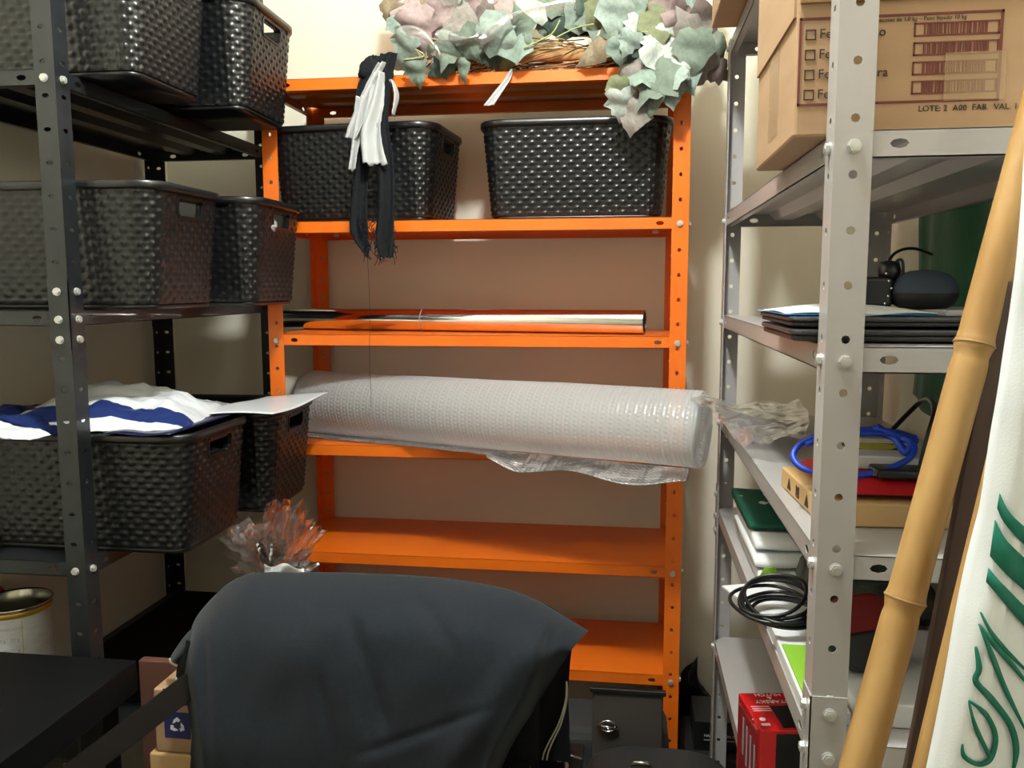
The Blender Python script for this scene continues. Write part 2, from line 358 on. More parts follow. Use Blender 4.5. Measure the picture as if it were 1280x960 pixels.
# ------------------------------------------------------------------ rattan-look plastic baskets
def basket_parts(L=.405, Wd=.262, Hh=.208):
    R = .048
    segs = []; 
    def rr(s, ins):                          # rounded rectangle by arc length fraction: point and normal
        a, b_ = L/2-R, Wd/2-R; per = 4*a+4*b_+2*pi*R; d = (s % 1)*per
        parts = [('l', 2*a), ('c', pi*R/2), ('l', 2*b_), ('c', pi*R/2), ('l', 2*a), ('c', pi*R/2), ('l', 2*b_), ('c', pi*R/2)]
        st = [(-a, -Wd/2, 0), (a, -b_, 0), (L/2, -b_, 1), (a, b_, 1), (a, Wd/2, 2), (-a, b_, 2), (-L/2, b_, 3), (-a, -b_, 3)]
        for k, (ty, ln) in enumerate(parts):
            if d <= ln or k == 7: break
            d -= ln
        q = k//2; 
        if ty == 'l':
            x, y, _ = st[k]; dx, dy = [(1, 0), (0, 1), (-1, 0), (0, -1)][q]; nx, ny = [(0, -1), (1, 0), (0, 1), (-1, 0)][q]
            x += dx*d; y += dy*d
        else:
            cxx, cyy, _ = st[k]; cxx, cyy = [(a, -b_), (a, b_), (-a, b_), (-a, -b_)][q]
            an = [-pi/2, 0, pi/2, pi][q]+d/R; nx, ny = cos(an), sin(an); x, y = cxx+R*nx, cyy+R*ny
        return x-nx*ins, y-ny*ins, nx, ny
    per = 4*(L/2-R)+4*(Wd/2-R)+2*pi*R
    nc = int(per/.0138/2)*2; nr = 18; su, sv = 4, 4; h0, h1 = .008, Hh-.012
    def taper(z): return .020*(1-z/Hh)
    hx = L/2-.03
    def inhole(x, y, z): return abs(x) > hx and abs(y) < .043 and Hh-.052 < z < Hh-.022
    mb = MB(); k0 = 0; w = nc*su
    for j in range(nr*sv+1):
        z = h0+(h1-h0)*j/(nr*sv)
        for i in range(w):
            x, y, nx, ny = rr(i/w, taper(z))
            cu, fu = divmod(i/su, 1); cv, fv = divmod(j/sv, 1)
            A = .0025 if (int(cu)+int(cv)) % 2 == 0 else .0006
            d = A*max(0, sin(pi*fu)*sin(pi*fv))**.42
            if abs(x) > hx and abs(y) < .052 and Hh-.06 < z < Hh-.014: d = .0008
            mb.v.append((x+nx*d, y+ny*d, z))
    for j in range(nr*sv):
        for i in range(w):
            a = j*w+i; b_ = j*w+(i+1) % w
            c = [sum(mb.v[q][t] for q in (a, b_, b_+w, a+w))/4 for t in range(3)]
            if inhole(*c): continue
            mb.f.append((a, b_, b_+w, a+w)); mb.mi.append(0)
    k = len(mb.v); n2 = 96; rows = [0, .5, .73, .76, .80, .84, .88, .92, 1]
    for j, t in enumerate(rows):             # smooth inner skin
        z = h0+(h1-h0)*t
        for i in range(n2):
            x, y, nx, ny = rr(i/n2, taper(z)+.003); mb.v.append((x, y, z))
    for j in range(len(rows)-1):
        for i in range(n2):
            a = k+j*n2+i; b_ = k+j*n2+(i+1) % n2
            c = [sum(mb.v[q][t] for q in (a, b_, b_+n2, a+n2))/4 for t in range(3)]
            if inhole(*c): continue
            mb.f.append((b_, a, a+n2, b_+n2)); mb.mi.append(0)
    base = [rr(i/n2, taper(0)+.001)[:2] for i in range(n2)]; mb.prism(base, 0, .0085)
    mb.keep = 1
    body = mb.mesh('body', 'basket', True)
    global FILLER
    mb = MB(); mb.grid(lambda u, v: ((u-.5)*(L-.06), (v-.5)*(Wd-.06), Hh*.80+.018*nz(u*5, v*4, 3, 1)-.02*(abs(2*u-1)**4+abs(2*v-1)**4)), 24, 16); FILLER = mb.mesh('dark_filler', 'black_cloth', True)  # dark mound added so the handle holes look dark inside
    mb = MB()                                # rolled rim
    prof = [(-.003, -.014), (.0045, -.014), (.006, -.010), (.006, -.002), (.004, 0), (-.004, 0), (-.005, -.003), (-.003, -.014)]
    def rim(u, v):
        o_, z = lp(prof, v); x, y, nx, ny = rr(u, 0); return (x+nx*o_, y+ny*o_, Hh+z)
    mb.grid(rim, 120, len(prof)-1, True); rimm = mb.mesh('rim', 'basket', True)
    hd = []
    for sgn in (1, -1):
        mb = MB(); z0, z1, yy = Hh-.052, Hh-.022, .043
        def fr(p, ex): return (sgn*(L/2-taper(p[1])+ex), p[0], p[1])
        loop = [(-yy+.008, z0), (yy-.008, z0), (yy, z0+.008), (yy, z1-.005), (yy-.005, z1), (-yy+.005, z1), (-yy, z1-.005), (-yy, z0+.008)]
        lo_ = [(p[0]*1.10, (p[1]-Hh+.037)*1.22+Hh-.037) for p in loop]
        n = 8; vs = [fr(p, .0024) for p in loop]+[fr(p, .0024) for p in lo_]+[fr(p, -.012) for p in loop]+[fr(p, -.001) for p in lo_]
        fs = []
        for i in range(n):
            j = (i+1) % n; fs += [(i, j, n+j, n+i), (i, 2*n+i, 2*n+j, j), (n+i, n+j, 3*n+j, 3*n+i)]
        mb.add(vs, fs); hd.append(mb.mesh('handle_frame', 'basket'))
    return body, rimm, hd
BODY, RIM, HD = basket_parts()
def basket(x, y, z, rz, label, group, sc=(1, 1, 1)):
    r = empty('storage_basket', (x, y, z+.0008), rz); r.scale = sc; tag(r, label, 'basket', group)
    place('body', BODY, r); place('rim', RIM, r); place('dark_filler', FILLER, r)
    for h in HD: place('handle_frame', h, r)
    return r
bl = 'black rattan-look basket '
basket(-.083-.035, 1.945, OT[1], radians(0), bl+'at the right on the second orange shelf', 'rattan baskets on the orange unit')
basket(-.603, 1.940, OT[1], radians(-4), bl+'at the left on the second orange shelf, behind hanging rags', 'rattan baskets on the orange unit', (.95, 1, 1))
gB = 'rattan baskets on the black unit'
L2, W2 = .405/2, .262/2
basket(-.766-L2, 1.273+.128, BT[1], 0, bl+'cut off by the photo top, nearer one on the upper black shelf', gB, (1, .95, 1))
basket(-.716-L2, 1.536+.134, BT[1], radians(1), bl+'beside the top end of the orange unit, farther one on its shelf', gB, (1, .98, 1))
basket(-.757-L2, 1.273+.126, BT[2], 0, bl+'on the middle black shelf, nearer one with an empty handle hole', gB, (1, .94, 1))
bk = basket(-.706-L2, 1.529+.132, BT[2], radians(2), bl+'with crumpled film showing in its handle hole', gB, (1, .96, 1))
basket(-.722-L2, 1.273+.128, BT[3], radians(0), bl+'under the courier bags, nearer one on the lower black shelf', gB, (1, .95, 1))
basket(-.694-L2, 1.536+.134, BT[3], radians(3), bl+'under the flat white paper, farther one on the lower black shelf', gB, (1, .97, 1))
mb = MB()
mb.grid(lambda u, v: (-.735+.028*cos(2*pi*u)*sin(pi*v)*(1+.5*nz(u*6, v*7, 2, 1)), 1.635+.032*sin(2*pi*u)*sin(pi*v)*(1+.5*nz(u*5, v*6, 5, 1)), BT[2]+.158-.024*cos(pi*v)*(1+.4*nz(u*7, v*4, 9, 1))), 24, 16, True)
tag(mb.build('crumpled_film', 'courier_grey', smooth=False), 'crumpled clear film inside a black basket, seen through its handle hole', 'plastic film')

# ------------------------------------------------------------------ foil roll and bubble wrap on the orange unit
zc = OT[2]+.0275
A = Vector((-.852, 2.005, zc)); B = Vector((.034, 1.852, zc))
r = empty('foil_roll', A); r.rotation_euler = (0, 0, math.atan2(B.y-A.y, B.x-A.x)); tag(r, 'shiny silver foil roll lying on the third orange shelf', 'roll')
LF = (B-A).length; n = 44
mb = MB(); mb.grid(lambda u, v: (LF*v, (.0267+.0003*nz(v*30, u*6, 0, 1))*cos(2*pi*u), (.0267+.0003*nz(v*30, u*6, 0, 1))*sin(2*pi*u)), n, 60, True); mb.build('foil', 'foil', r, True)
mb = MB(); mb.grid(lambda u, v: (LF+.0004-(v > .6)*.06, [.0269, .0225, .0225][int(round(v*2))]*cos(2*pi*u), [.0269, .0225, .0225][int(round(v*2))]*sin(2*pi*u)), n, 2, True); mb.build('core_tube', 'tin_dark', r)
mb = MB(); mb.grid(lambda u, v: (LF*.42+v*.002, .0271*cos(2*pi*u), .0271*sin(2*pi*u)), n, 1, True); mb.build('tape_band', 'courier_grey', r, True)

zc = OT[3]+.077
A = at(392, 500, 1.955); B = at(878, 538, 1.635); A = Vector((A.x, A.y, zc)); B = Vector((B.x, B.y, zc+.001))
ax = (B-A); Ln = ax.length; ax.normalize(); sd = Vector((0, 0, 1)).cross(ax).normalized(); upv = Vector((0, 0, 1))
r = empty('bubble_wrap_roll', A); tag(r, 'thick roll of clear bubble wrap lying slantwise on the fourth orange shelf', 'bubble wrap')
mb = MB(); nb, nl = 52, 104; sub = 3; R0 = .0735
def bub(u, v):
    i, j = u*nb*sub, v*nl*sub; row = int(v*nl); fu, fv = (u*nb+.5*(row % 2)) % 1, (v*nl) % 1
    d = max(0, 1-((fu-.5)**2+(fv-.5)**2)/.2)**.5*.0026
    a = 2*pi*u; t = v
    rr_ = R0+.0012*sin(3*a+v*4)+.002*nz(v*5, a*.5, 1, 1)+.0028*sin(pi*min(1, t*6)/2)*0+d
    p = ax*(v*Ln)+(sd*cos(a)+upv*sin(a))*rr_
    return (p.x, p.y, p.z)
mb.grid(bub, nb*sub, nl*sub, True); mb.build('outer_wrap', 'bubble', r, True)
mb = MB()                                    # spiral layers at the right end and left end
for e, sgn in ((Ln, 1), (0, -1)):
    def sp(u, v, e=e, sgn=sgn):
        a = u*2*pi*9; rr_ = .02+(.0535)*u
        p = ax*(e+sgn*(v*.004-.002+.0015*sin(a*3)))+(sd*cos(a)+upv*sin(a))*rr_; return (p.x, p.y, p.z)
    mb.grid(sp, 320, 2)
    def dk(u, v, e=e, sgn=sgn):
        a = 2*pi*u; rr_ = .004+.068*v; p = ax*(e-sgn*.004)+(sd*cos(a)+upv*sin(a))*rr_; return (p.x, p.y, p.z)
    mb.grid(dk, 32, 2, True); tag(mb.build('wound_layers', 'bubble', r, True), kind='stuff'); mb = MB()
mb = MB()                                    # loose end of the sheet under the roll
def tail(u, v):
    t = u; s = v; p = ax*(Ln*(.02+.96*t)); fw = -sd if sd.y > 0 else sd
    ov = sm(.50, .62, t)
    z = -R0+.0015-.0035
    dy = .010+s*(.075-.040*t+.012*sin(t*17)*t)
    zz = z-ov*s*.026*(1+.3*sin(t*23))
    row = int(s*8); d = max(0, 1-(((t*84*2) % 2/2-.5)**2+((s*8) % 1-.5)**2)/.2)**.5*.0022
    q_ = p+fw*dy*1.0; return (q_.x, q_.y, max(zz+d+.002*(1-ov), (OT[3]-zc+.002) if ov < .3 else -1))
mb.grid(tail, 336, 24); solid(mb.build('loose_sheet', 'poly_bag', r, True), .0006)

# ------------------------------------------------------------------ wreath on top of the orange unit
TOP = OT[0]
def leaf_mesh(kind, mt):
    out = [(0, 0)]
    if kind == 0: half = [(.10, -.06), (.30, -.10), (.46, .06), (.34, .22), (.50, .40), (.28, .50), (.26, .66), (.13, .72), (0, 1.0)]
    elif kind == 1: half = [(.12, -.10), (.34, -.04), (.44, .18), (.52, .42), (.36, .56), (.22, .78), (.10, .88), (0, 1.02)]
    else: half = [(.08, -.02), (.20, .12), (.36, .20), (.30, .40), (.24, .55), (.14, .80), (.05, .95), (0, 1.1)]
    C_ = Vector((0, .35)); ring = [(-x, y) for x, y in half[:-1]][::-1]; loop = [(0, 0)]+half+ring
    n = len(loop); mb = MB(); lv = 4
    def shape(x, y):
        z = -.30*abs(x)**1.3+.14*sin(x*9+y*5)*abs(x)-.28*(y-.4)**2+.05*sin(y*11+x*3); return Vector((x, y-.0, z))
    vs = [shape(0, .35)]
    for k in range(1, lv+1):
        for (x, y) in loop: 
            t = k/lv; vs.append(shape(x*t, .35+(y-.35)*t))
    fs = [(0, 1+i, 1+(i+1) % n) for i in range(n)]
    for k in range(lv-1):
        for i in range(n):
            a = 1+k*n+i; b_ = 1+k*n+(i+1) % n; fs.append((a, a+n, b_+n, b_))
    mb.add(vs, fs); return mb.mesh('leaf', mt, True)
LM = {(k, c): leaf_mesh(k, 'leaf_'+c) for k in range(3) for c in LEAFC}
wr = empty('leaf_wreath', (-.2, 1.93, TOP)); tag(wr, 'artificial ivy wreath with sage and dusty pink leaves lying on top of the orange unit', 'wreath')
wo = Vector((-.2, 1.93, TOP))
def leaf(px, py, Y, size, c, rot, kind=None, tilt=None, yaw=None):
    p = at(px, py, Y)-wo; o = place('leaf', LM[(random.randrange(3) if kind is None else kind, c)], wr)
    o.scale = (size,)*3
    tilt = random.uniform(-.6, .5) if tilt is None else tilt; yaw = random.uniform(-.55, .55) if yaw is None else yaw
    # leaf plane faces the room; its tip points along rot (0 = up, clockwise in degrees)
    m_ = Matrix.Rotation(yaw, 4, 'Z') @ Matrix.Rotation(radians(90)+tilt, 4, 'X')
    m_ = Matrix.Rotation(-radians(rot), 4, 'Y') @ m_
    o.rotation_euler = m_.to_euler(); cen = m_ @ Vector((0, .4*size, 0)); o.location = p-cen
for a in [
 (497, 28, 1.78, .060, 'sage', 200), (503, 62, 1.77, .072, 'mint', 150), (489, 12, 1.80, .050, 'tan', 290), (522, 40, 1.76, .095, 'dusty', 190), (512, 10, 1.80, .075, 'dusty', 330),
 (545, 20, 1.79, .085, 'dusty', 20), (557, 5, 1.80, .080, 'taupe', 340), (560, 62, 1.75, .080, 'greygreen', 160), (585, 58, 1.74, .080, 'greygreen', 200), (578, 30, 1.77, .085, 'taupe', 350),
 (578, 85, 1.76, .050, 'greygreen', 175), (520, 92, 1.76, .062, 'greygreen', 185), (548, 84, 1.78, .060, 'deep', 120), (608, 18, 1.80, .070, 'mauve', 10), (600, 45, 1.78, .070, 'sage', 60),
 (620, 45, 1.75, .095, 'mint', 240), (640, 52, 1.76, .085, 'sage', 100), (652, 30, 1.77, .070, 'greygreen', 20), (663, 12, 1.79, .075, 'pale', 30), (655, 40, 1.75, .060, 'greygreen', 190),
 (612, 70, 1.79, .060, 'deep', 220), (632, 2, 1.83, .080, 'dusty', 0), (588, 2, 1.84, .090, 'dusty', 10), (690, 5, 1.86, .080, 'greygreen', 60),
 (700, 30, 1.86, .070, 'deep', 90), (722, 18, 1.84, .070, 'sage', 40), (742, 25, 1.80, .085, 'greygreen', 180), (735, 5, 1.82, .080, 'deep', 300), (757, 12, 1.78, .085, 'olive', 350),
 (772, 18, 1.76, .090, 'mint', 180), (790, 12, 1.77, .085, 'sage', 170), (775, 62, 1.74, .055, 'sage', 200), (786, 55, 1.73, .055, 'mint', 160), (742, 68, 1.76, .070, 'tan', 120),
 (752, 55, 1.78, .060, 'tan', 80), (812, 12, 1.77, .090, 'olive', 10), (822, 30, 1.75, .080, 'olive', 190), (838, 12, 1.77, .085, 'dusty', 350), (850, 30, 1.75, .070, 'dusty', 60),
 (803, 55, 1.78, .085, 'deep', 90), (830, 48, 1.75, .070, 'pale', 210), (825, 62, 1.73, .080, 'pale', 260), (845, 68, 1.74, .075, 'taupe', 70), (865, 42, 1.73, .105, 'taupe', 30),
 (885, 48, 1.74, .100, 'greygreen', 60), (880, 25, 1.76, .080, 'mauve', 20), (893, 60, 1.75, .070, 'mauve', 110), (868, 62, 1.71, .085, 'greygreen', 180), (878, 85, 1.74, .080, 'taupe', 170),
 (895, 92, 1.76, .055, 'mauve', 110), (805, 92, 1.72, .085, 'sage', 330), (820, 100, 1.71, .110, 'greygreen', 140), (838, 95, 1.71, .085, 'mint', 80), (845, 78, 1.72, .075, 'pale', 60),
 (838, 112, 1.72, .065, 'mint', 190), (788, 98, 1.75, .085, 'taupe', 200), (776, 112, 1.74, .060, 'olive', 180), (776, 132, 1.73, .068, 'pale', 185), (792, 142, 1.73, .075, 'taupe', 168),
 (812, 125, 1.72, .080, 'greygreen', 150), (868, 8, 1.78, .080, 'sage', 20), (795, 35, 1.76, .060, 'pale', 150), (762, 38, 1.77, .060, 'greygreen', 210), (858, 98, 1.73, .06, 'sage', 200)]:
    leaf(*a)
for k in range(46):                          # fuller back of the wreath
    t = random.random(); px = random.choice([random.uniform(488, 680), random.uniform(720, 890)]); leaf(px, random.uniform(-42, 22), random.uniform(1.86, 1.99), random.uniform(.06, .10), random.choice(list(LEAFC)), random.uniform(-70, 70))
for k in range(30):
    px = random.choice([random.uniform(500, 640), random.uniform(760, 880)]); leaf(px, random.uniform(20, 80), random.uniform(1.80, 1.90), random.uniform(.06, .09), random.choice(['greygreen', 'deep', 'sage', 'taupe', 'olive', 'mauve']), random.uniform(0, 360))
# twig base: bundles of thin sticks
c0 = Vector((-.20, 1.945, TOP+.042)); mb = MB()
for k in range(520):
    a0 = random.uniform(0, 2*pi); ln = random.uniform(.25, .7); rx, ry = .25+random.gauss(0, .006), .10+random.gauss(0, .006); ph = random.uniform(0, 2*pi); rad = random.uniform(.006, .036)
    pts = []
    for i in range(7):
        a = a0+ln*i/6; w_ = ph+i*.25
        pts.append(c0-wo+Vector((cos(a)*(rx+rad*cos(w_)), sin(a)*(ry+rad*cos(w_)*.8), rad*sin(w_)+.004*sin(i+ph))))
    mb.m = 0 if random.random() < .7 else 1; mb.tube(pts, .0013, 4, True)
tag(mb.build('twig_ring', ['twig', 'twig_dark'], wr), kind='stuff')
mb = MB(); mb.tube([c0-wo+Vector((cos(a)*.25, sin(a)*.10, 0)) for a in [2*pi*i/40 for i in range(40)]], .014, 10, closed=True); mb.build('ring_core', 'twig', wr, True)
for pts in ([(700, 25), (690, 42), (672, 52), (655, 60)], [(742, 30), (720, 35), (695, 47)], [(790, 100), (800, 112), (803, 120)], [(775, 75), (768, 60), (760, 55)], [(520, 62), (530, 70), (505, 75)], [(880, 80), (870, 68), (880, 62)], [(795, 40), (820, 40), (845, 43)]):
    mb = MB(); mb.tube(spline([at(x, y, 1.75)-wo for x, y in pts], 5), .0016, 5); mb.build('stem', 'stem', wr, True)
mb = MB()                                    # wisps of white web wound through the leaves
for pts, w0 in (([(500, 38), (530, 45), (552, 70), (545, 60)], .018), ([(600, 50), (630, 30), (665, 12), (720, 2)], .022), ([(545, 45), (580, 50), (600, 45)], .02)):
    sp_ = spline([at(x, y, 1.735)-wo for x, y in pts], 8)
    mb.grid(lambda u, v: tuple(sp_[min(len(sp_)-1, int(round(u*(len(sp_)-1))))]+Vector((0, -.01*sin(v*pi)+.006*nz(u*9, v*3, 1, 1), (v-.5)*w0*(1+.5*sin(u*7))))), len(sp_)-1, 6)
mb.build('web_wisp', 'poly_bag', wr, True)
mb = MB()
mb.grid(lambda u, v: tuple(at(722+40*(u-.5)+6*sin(v*5), 2+44*v, 1.90+.02*sin(u*9+v*4))), 14, 14)
solid(tag(mb.build('black_cloth_scrap', 'black_cloth', smooth=True), 'small black cloth scrap standing behind the middle of the leaf wreath', 'cloth'), .004)
# white ribbon hanging below the top shelf, rags hanging at the left
def strip(pts, widths, Y, amp=.006, n=40, m=8, seed=0, ragged=0):
    sp_ = spline([at(x, y, Y) for x, y in pts], 10); L_ = len(sp_)-1; mb = MB()
    def fn(u, v):
        c = sp_[int(round(v*L_))]; w_ = interp([(q,) for q in widths], v)[0]
        a = seed*3.1+v*2.2; x = (u-.5)*w_
        e = ragged*(.010*nz(u*22, seed, 3, 1)) if v > .97 else 0
        return (c.x+x*cos(.25*sin(a))+.0015*nz(v*40, u*9, seed, 1)*ragged, c.y+amp*sin(u*8+a*2)+x*.3*sin(a), c.z+e)
    mb.grid(fn, m, L_); return mb
mb = strip([(640, 86), (633, 100), (622, 116), (611, 132)], [.004, .016, .022, .024], 1.785, .003, seed=1)
tag(solid(mb.build('white_ribbon', 'gauze', smooth=True), .0008), 'short white ribbon end dangling below the top orange shelf', 'ribbon')
rg = empty('black_rag', at(470, 85, 1.76)); tag(rg, 'black rag torn in two long frayed strips hanging at the left of the wreath', 'rag')
def sub(mb, root):
    l = root.location; mb.v = [(x-l.x, y-l.y, z-l.z) for x, y, z in mb.v]; return mb
mb = strip([(486, 66), (478, 100), (474, 150), (481, 200), (483, 260), (482, 300), (484, 322)], [.034, .038, .036, .034, .034, .038, .024], 1.745, .006, m=10, seed=2, ragged=1); solid(sub(mb, rg).build('strip', 'rag', rg, True), .002)
mb = strip([(476, 76), (458, 100), (449, 140), (452, 200), (449, 250), (450, 290), (459, 318)], [.026, .030, .028, .032, .034, .040, .006], 1.752, .005, m=10, seed=4, ragged=1); solid(sub(mb, rg).build('strip', 'rag', rg, True), .002)
mb = MB()
def knot(u, v):
    a, b_ = 2*pi*u, pi*v; k = 1+.35*nz(cos(a)*2, sin(a)*2, v*4, 1); p = at(468, 88, 1.765)
    return (p.x+.033*cos(a)*sin(b_)*k, p.y+.02*sin(a)*sin(b_)*k, p.z+.026*cos(b_)*k)
mb.grid(knot, 24, 14, True); sub(mb, rg).build('knot', 'rag', rg, True)
mb = MB()
for k in range(150):                         # fray
    st, x0, y0, x1, y1 = random.choice([(0, 448, 268, 470, 318), (1, 472, 262, 494, 322)]); f = random.random(); px = random.choice((x0+10*f*st*0, x1-6*f)) if random.random() < .7 else random.uniform(x0, x1); py = random.uniform(y0, y1)
    if st == 0 and py > 300: px = 459
    p = at(px, py, 1.75); mb.tube([p, p+Vector((random.uniform(-.008, .008), random.uniform(-.004, .002), random.uniform(-.014, .004))), p+Vector((random.uniform(-.012, .012), -.002, random.uniform(-.02, -.004)))], .0009, 3, False)
mb.tube(spline([at(459, 316, 1.745), at(462, 380, 1.745), at(462, 450, 1.745), at(464, 500, 1.742), at(461, 521, 1.742)], 6), .0005, 4)
sub(mb, rg).build('frayed_threads', 'rag', rg)
wg = empty('white_gauze', at(460, 120, 1.74)); tag(wg, 'torn white gauze hanging in front of the black rag', 'gauze')
for i, (pts, ws, Y) in enumerate([([(478, 78), (462, 110), (447, 150), (440, 172)], [.016, .032, .042, .030], 1.735), ([(474, 90), (468, 130), (463, 165), (470, 205)], [.018, .036, .044, .050], 1.728), ([(452, 120), (446, 160), (443, 190), (441, 212)], [.02, .026, .020, .018], 1.733), ([(489, 100), (495, 120), (492, 145)], [.006, .012, .004], 1.75)]):
    mb = strip(pts, ws, Y, .008, m=12, seed=i+5, ragged=1); solid(sub(mb, wg).build('strip', 'gauze', wg, True), .001)

# ------------------------------------------------------------------ grey unit, top: cartons
def carton(name, label, x0, x1, y0, y1, z0, z1, rz=0, m='kraft', cat='box'):
    r = empty(name, ((x0+x1)/2, (y0+y1)/2, z0+.0008), rz); tag(r, label, cat); hx, hy, h = (x1-x0)/2, (y1-y0)/2, z1-z0
    mb = MB(); mb.box(-hx, hx, -hy, hy, 0, h); bevel(mb.build('body', m, r), .003)
    return r, hx, hy, h
r, hx, hy, h = carton('bean_carton', 'big brown carton printed with checkboxes and dark red frame on the grey unit', .157, .475, .874, 1.120, GT[1], .41)
def onface(mb, x0, x1, z0, z1, d=.0008): mb.box(x0, x1, -hy-d, -hy+.0005, z0, z1)
cx0 = (.157+.475)/2; 
def fx(px): return at(px, 100, .874).x-cx0
def fz(py, px=1150): return at(px, py, .874).z-GT[1]
mb = MB(); X0, X1, Z0, Z1 = fx(997), fx(1250), fz(132, 1000)-.0015, fz(24, 1000)
t = .0022
for b_ in ((X0, X1, Z0, Z0+t), (X0, X1, Z1-t, Z1), (X0, X0+t, Z0, Z1), (X1-t, X1, Z0, Z1)): onface(mb, *b_)
mb.build('print_frame', 'print', r)
mb = MB()
rowz = [Z1-.0205-.0187*k for k in range(4)]
for z in rowz:
    x = X0+.006; s = .0095
    for b_ in ((x, x+s, z, z+.0008), (x, x+s, z+s-.0008, z+s), (x, x+.0008, z, z+s), (x+s-.0008, x+s, z, z+s)): onface(mb, *b_)
mb.build('checkboxes', 'print_dark', r)
for z, sfx in zip(rowz, ('Feij\u00e3o Preto', 'Feij\u00e3o', 'Feij\u00e3o Jalo ra', 'Feij\u00e3o')):
    o = place('writing', text_mesh(sfx, .0125, 'print_dark', align='LEFT'), r, (X0+.0185, -hy-.0008, z+.0048), (pi/2, 0, 0))
place('writing', text_mesh('Conte\u00fado: 10 pacotes de 1,0 kg \u2013 Peso l\u00edquido 10 kg', .0052, 'print_dark', align='LEFT'), r, (X0+.040, -hy-.0008, Z1-.0052), (pi/2, 0, 0))
for k in range(4):
    z = Z1-.0215-.0177*k; x0, x1 = X1-.079, X1-.003
    mb = MB()
    for b_ in ((x0, x1, z, z+.0016), (x0, x1, z+.0112, z+.0126), (x0, x0+.0016, z, z+.0126), (x1-.0016, x1, z, z+.0126)): onface(mb, *b_)
    x = x0+.009
    while x < x1-.010:
        w_ = random.choice((.0007, .0012, .002)); onface(mb, x, x+w_, z+.0016, z+.0112); x += w_+random.choice((.0007, .001, .0016))
    mb.build('barcode', 'print', r)
place('writing', text_mesh('LOTE: 2  A00  FAB.  VAL. 14/06', .0078, 'print_dark', align='LEFT'), r, (X1-.072, -hy-.0008, Z0-.006), (pi/2, 0, 0))
mb = MB(); mb.box(X1-.050, X1+.004, -hy-.0016, -hy+.0002, Z0+.001, Z0+.045); mb.build('tape', 'tape', r)
mb = MB(); mb.box(-hx+.002, hx-.01, -hy-.0035, -hy, Z1+.0125, h-.002); bevel(mb.build('flap', 'kraft_dark', r), .001)
mb = MB(); mb.box(-hx-.0025, -hx+.0005, -hy+.004, hy-.002, Z1+.002, h-.002); mb.build('side_flap', 'kraft', r)
mb = MB(); mb.box(-hx-.0008, -hx+.0005, -.03, .03, .02, .11); mb.build('tape', 'tape', r)
r, *_ = carton('plain_carton', 'plain brown carton at the very top, sticking out left of the grey unit', .145, .42, 1.33, 1.66, GT[0], .72, m='kraft')

# ------------------------------------------------------------------ grey unit, second shelf
z = GT[1+1]
def slab(name, label, cat, x0, x1, y0, y1, z0, th, m, rz=0, bv=.003, parent=None):
    r = empty(name, ((x0+x1)/2, (y0+y1)/2, z0), rz); tag(r, label, cat)
    mb = MB(); mb.box(-(x1-x0)/2, (x1-x0)/2, -(y1-y0)/2, (y1-y0)/2, 0, th); bevel(mb.build('body', m, r), bv, 3); return r
def laptop(label, x0, x1, y0, y1, z0, th, rz):
    r = empty('laptop', ((x0+x1)/2, (y0+y1)/2, z0+.0006), rz); tag(r, label, 'laptop', 'laptops on the grey unit'); hx, hy = (x1-x0)/2, (y1-y0)/2
    def rp(ins, rad=.015):
        p = []
        for cxx, cyy, a0 in ((hx-ins-rad, hy-ins-rad, 0), (-hx+ins+rad, hy-ins-rad, pi/2), (-hx+ins+rad, -hy+ins+rad, pi), (hx-ins-rad, -hy+ins+rad, 3*pi/2)):
            p += [(cxx+rad*cos(a0+k*pi/8), cyy+rad*sin(a0+k*pi/8)) for k in range(5)]
        return p
    mb = MB(); mb.prism(rp(.002), .0015, th*.52); bevel(mb.build('base', 'laptop_dark', r), .0015)
    mb = MB(); mb.prism(rp(0), th*.56, th); bevel(mb.build('lid', 'laptop', r), .002)
    mb = MB(); mb.box(-hx+.03, hx-.03, hy-.012, hy-.004, th*.3, th*.75); mb.build('hinge', 'laptop_dark', r)
    return r
laptop('dark grey laptop at the bottom of the pile on the grey unit', .163, .470, .875, 1.088, z, .0135, 0)
laptop('charcoal laptop lying on top of another laptop', .162, .462, .877, 1.090, z+.0148, .011, .008)
zz = z+.0148+.0122
mb = MB()
def env(u, v): return (.160+.148*u, .90+.19*v, zz+.002+.007*sin(pi*u)**.6*sin(pi*v)**.6+.0015*sin(u*9+v*5))
mb.grid(env, 20, 16); mb.m = 1
mb.grid(lambda u, v: (env(u, v)[0], env(u, v)[1], zz+.0012+.002*sin(pi*u)*sin(pi*v)), 20, 16); mb.m = 2
o = mb.build('mailing_envelope', ['paper', 'envelope_blue', 'envelope_blue'], smooth=True); solid(o, .0012); tag(o, 'white and blue padded envelope on top of the laptops at their left', 'envelope')
mb = MB()
mb.box(.158, .161, .90, 1.09, zz+.0005, zz+.0045)
slab('paper_stack', 'loose papers lying on top of the laptops by the round speaker', 'papers', .312, .455, .90, 1.07, zz, .0055, 'paper_grey', .04, .001)
sx, sy, sz_ = .36, .975, zz+.0065
sx = at(1154, 370, .975).x
r = empty('smart_speaker', (sx, sy, sz_)); tag(r, 'dark blue-grey dome shaped speaker on the laptops', 'speaker')
mb = MB(); mb.lathe([(0, 0), (.024, 0), (.031, .004), (.0345, .012), (.0350, .016)], 40); mb.build('base_ring', 'speaker_ring', r, True)
mb = MB(); mb.lathe([(.0350, .0162), (.0346, .022), (.031, .030), (.025, .036), (.015, .040), (0, .0415)], 40); mb.build('fabric_dome', 'speaker', r, True)
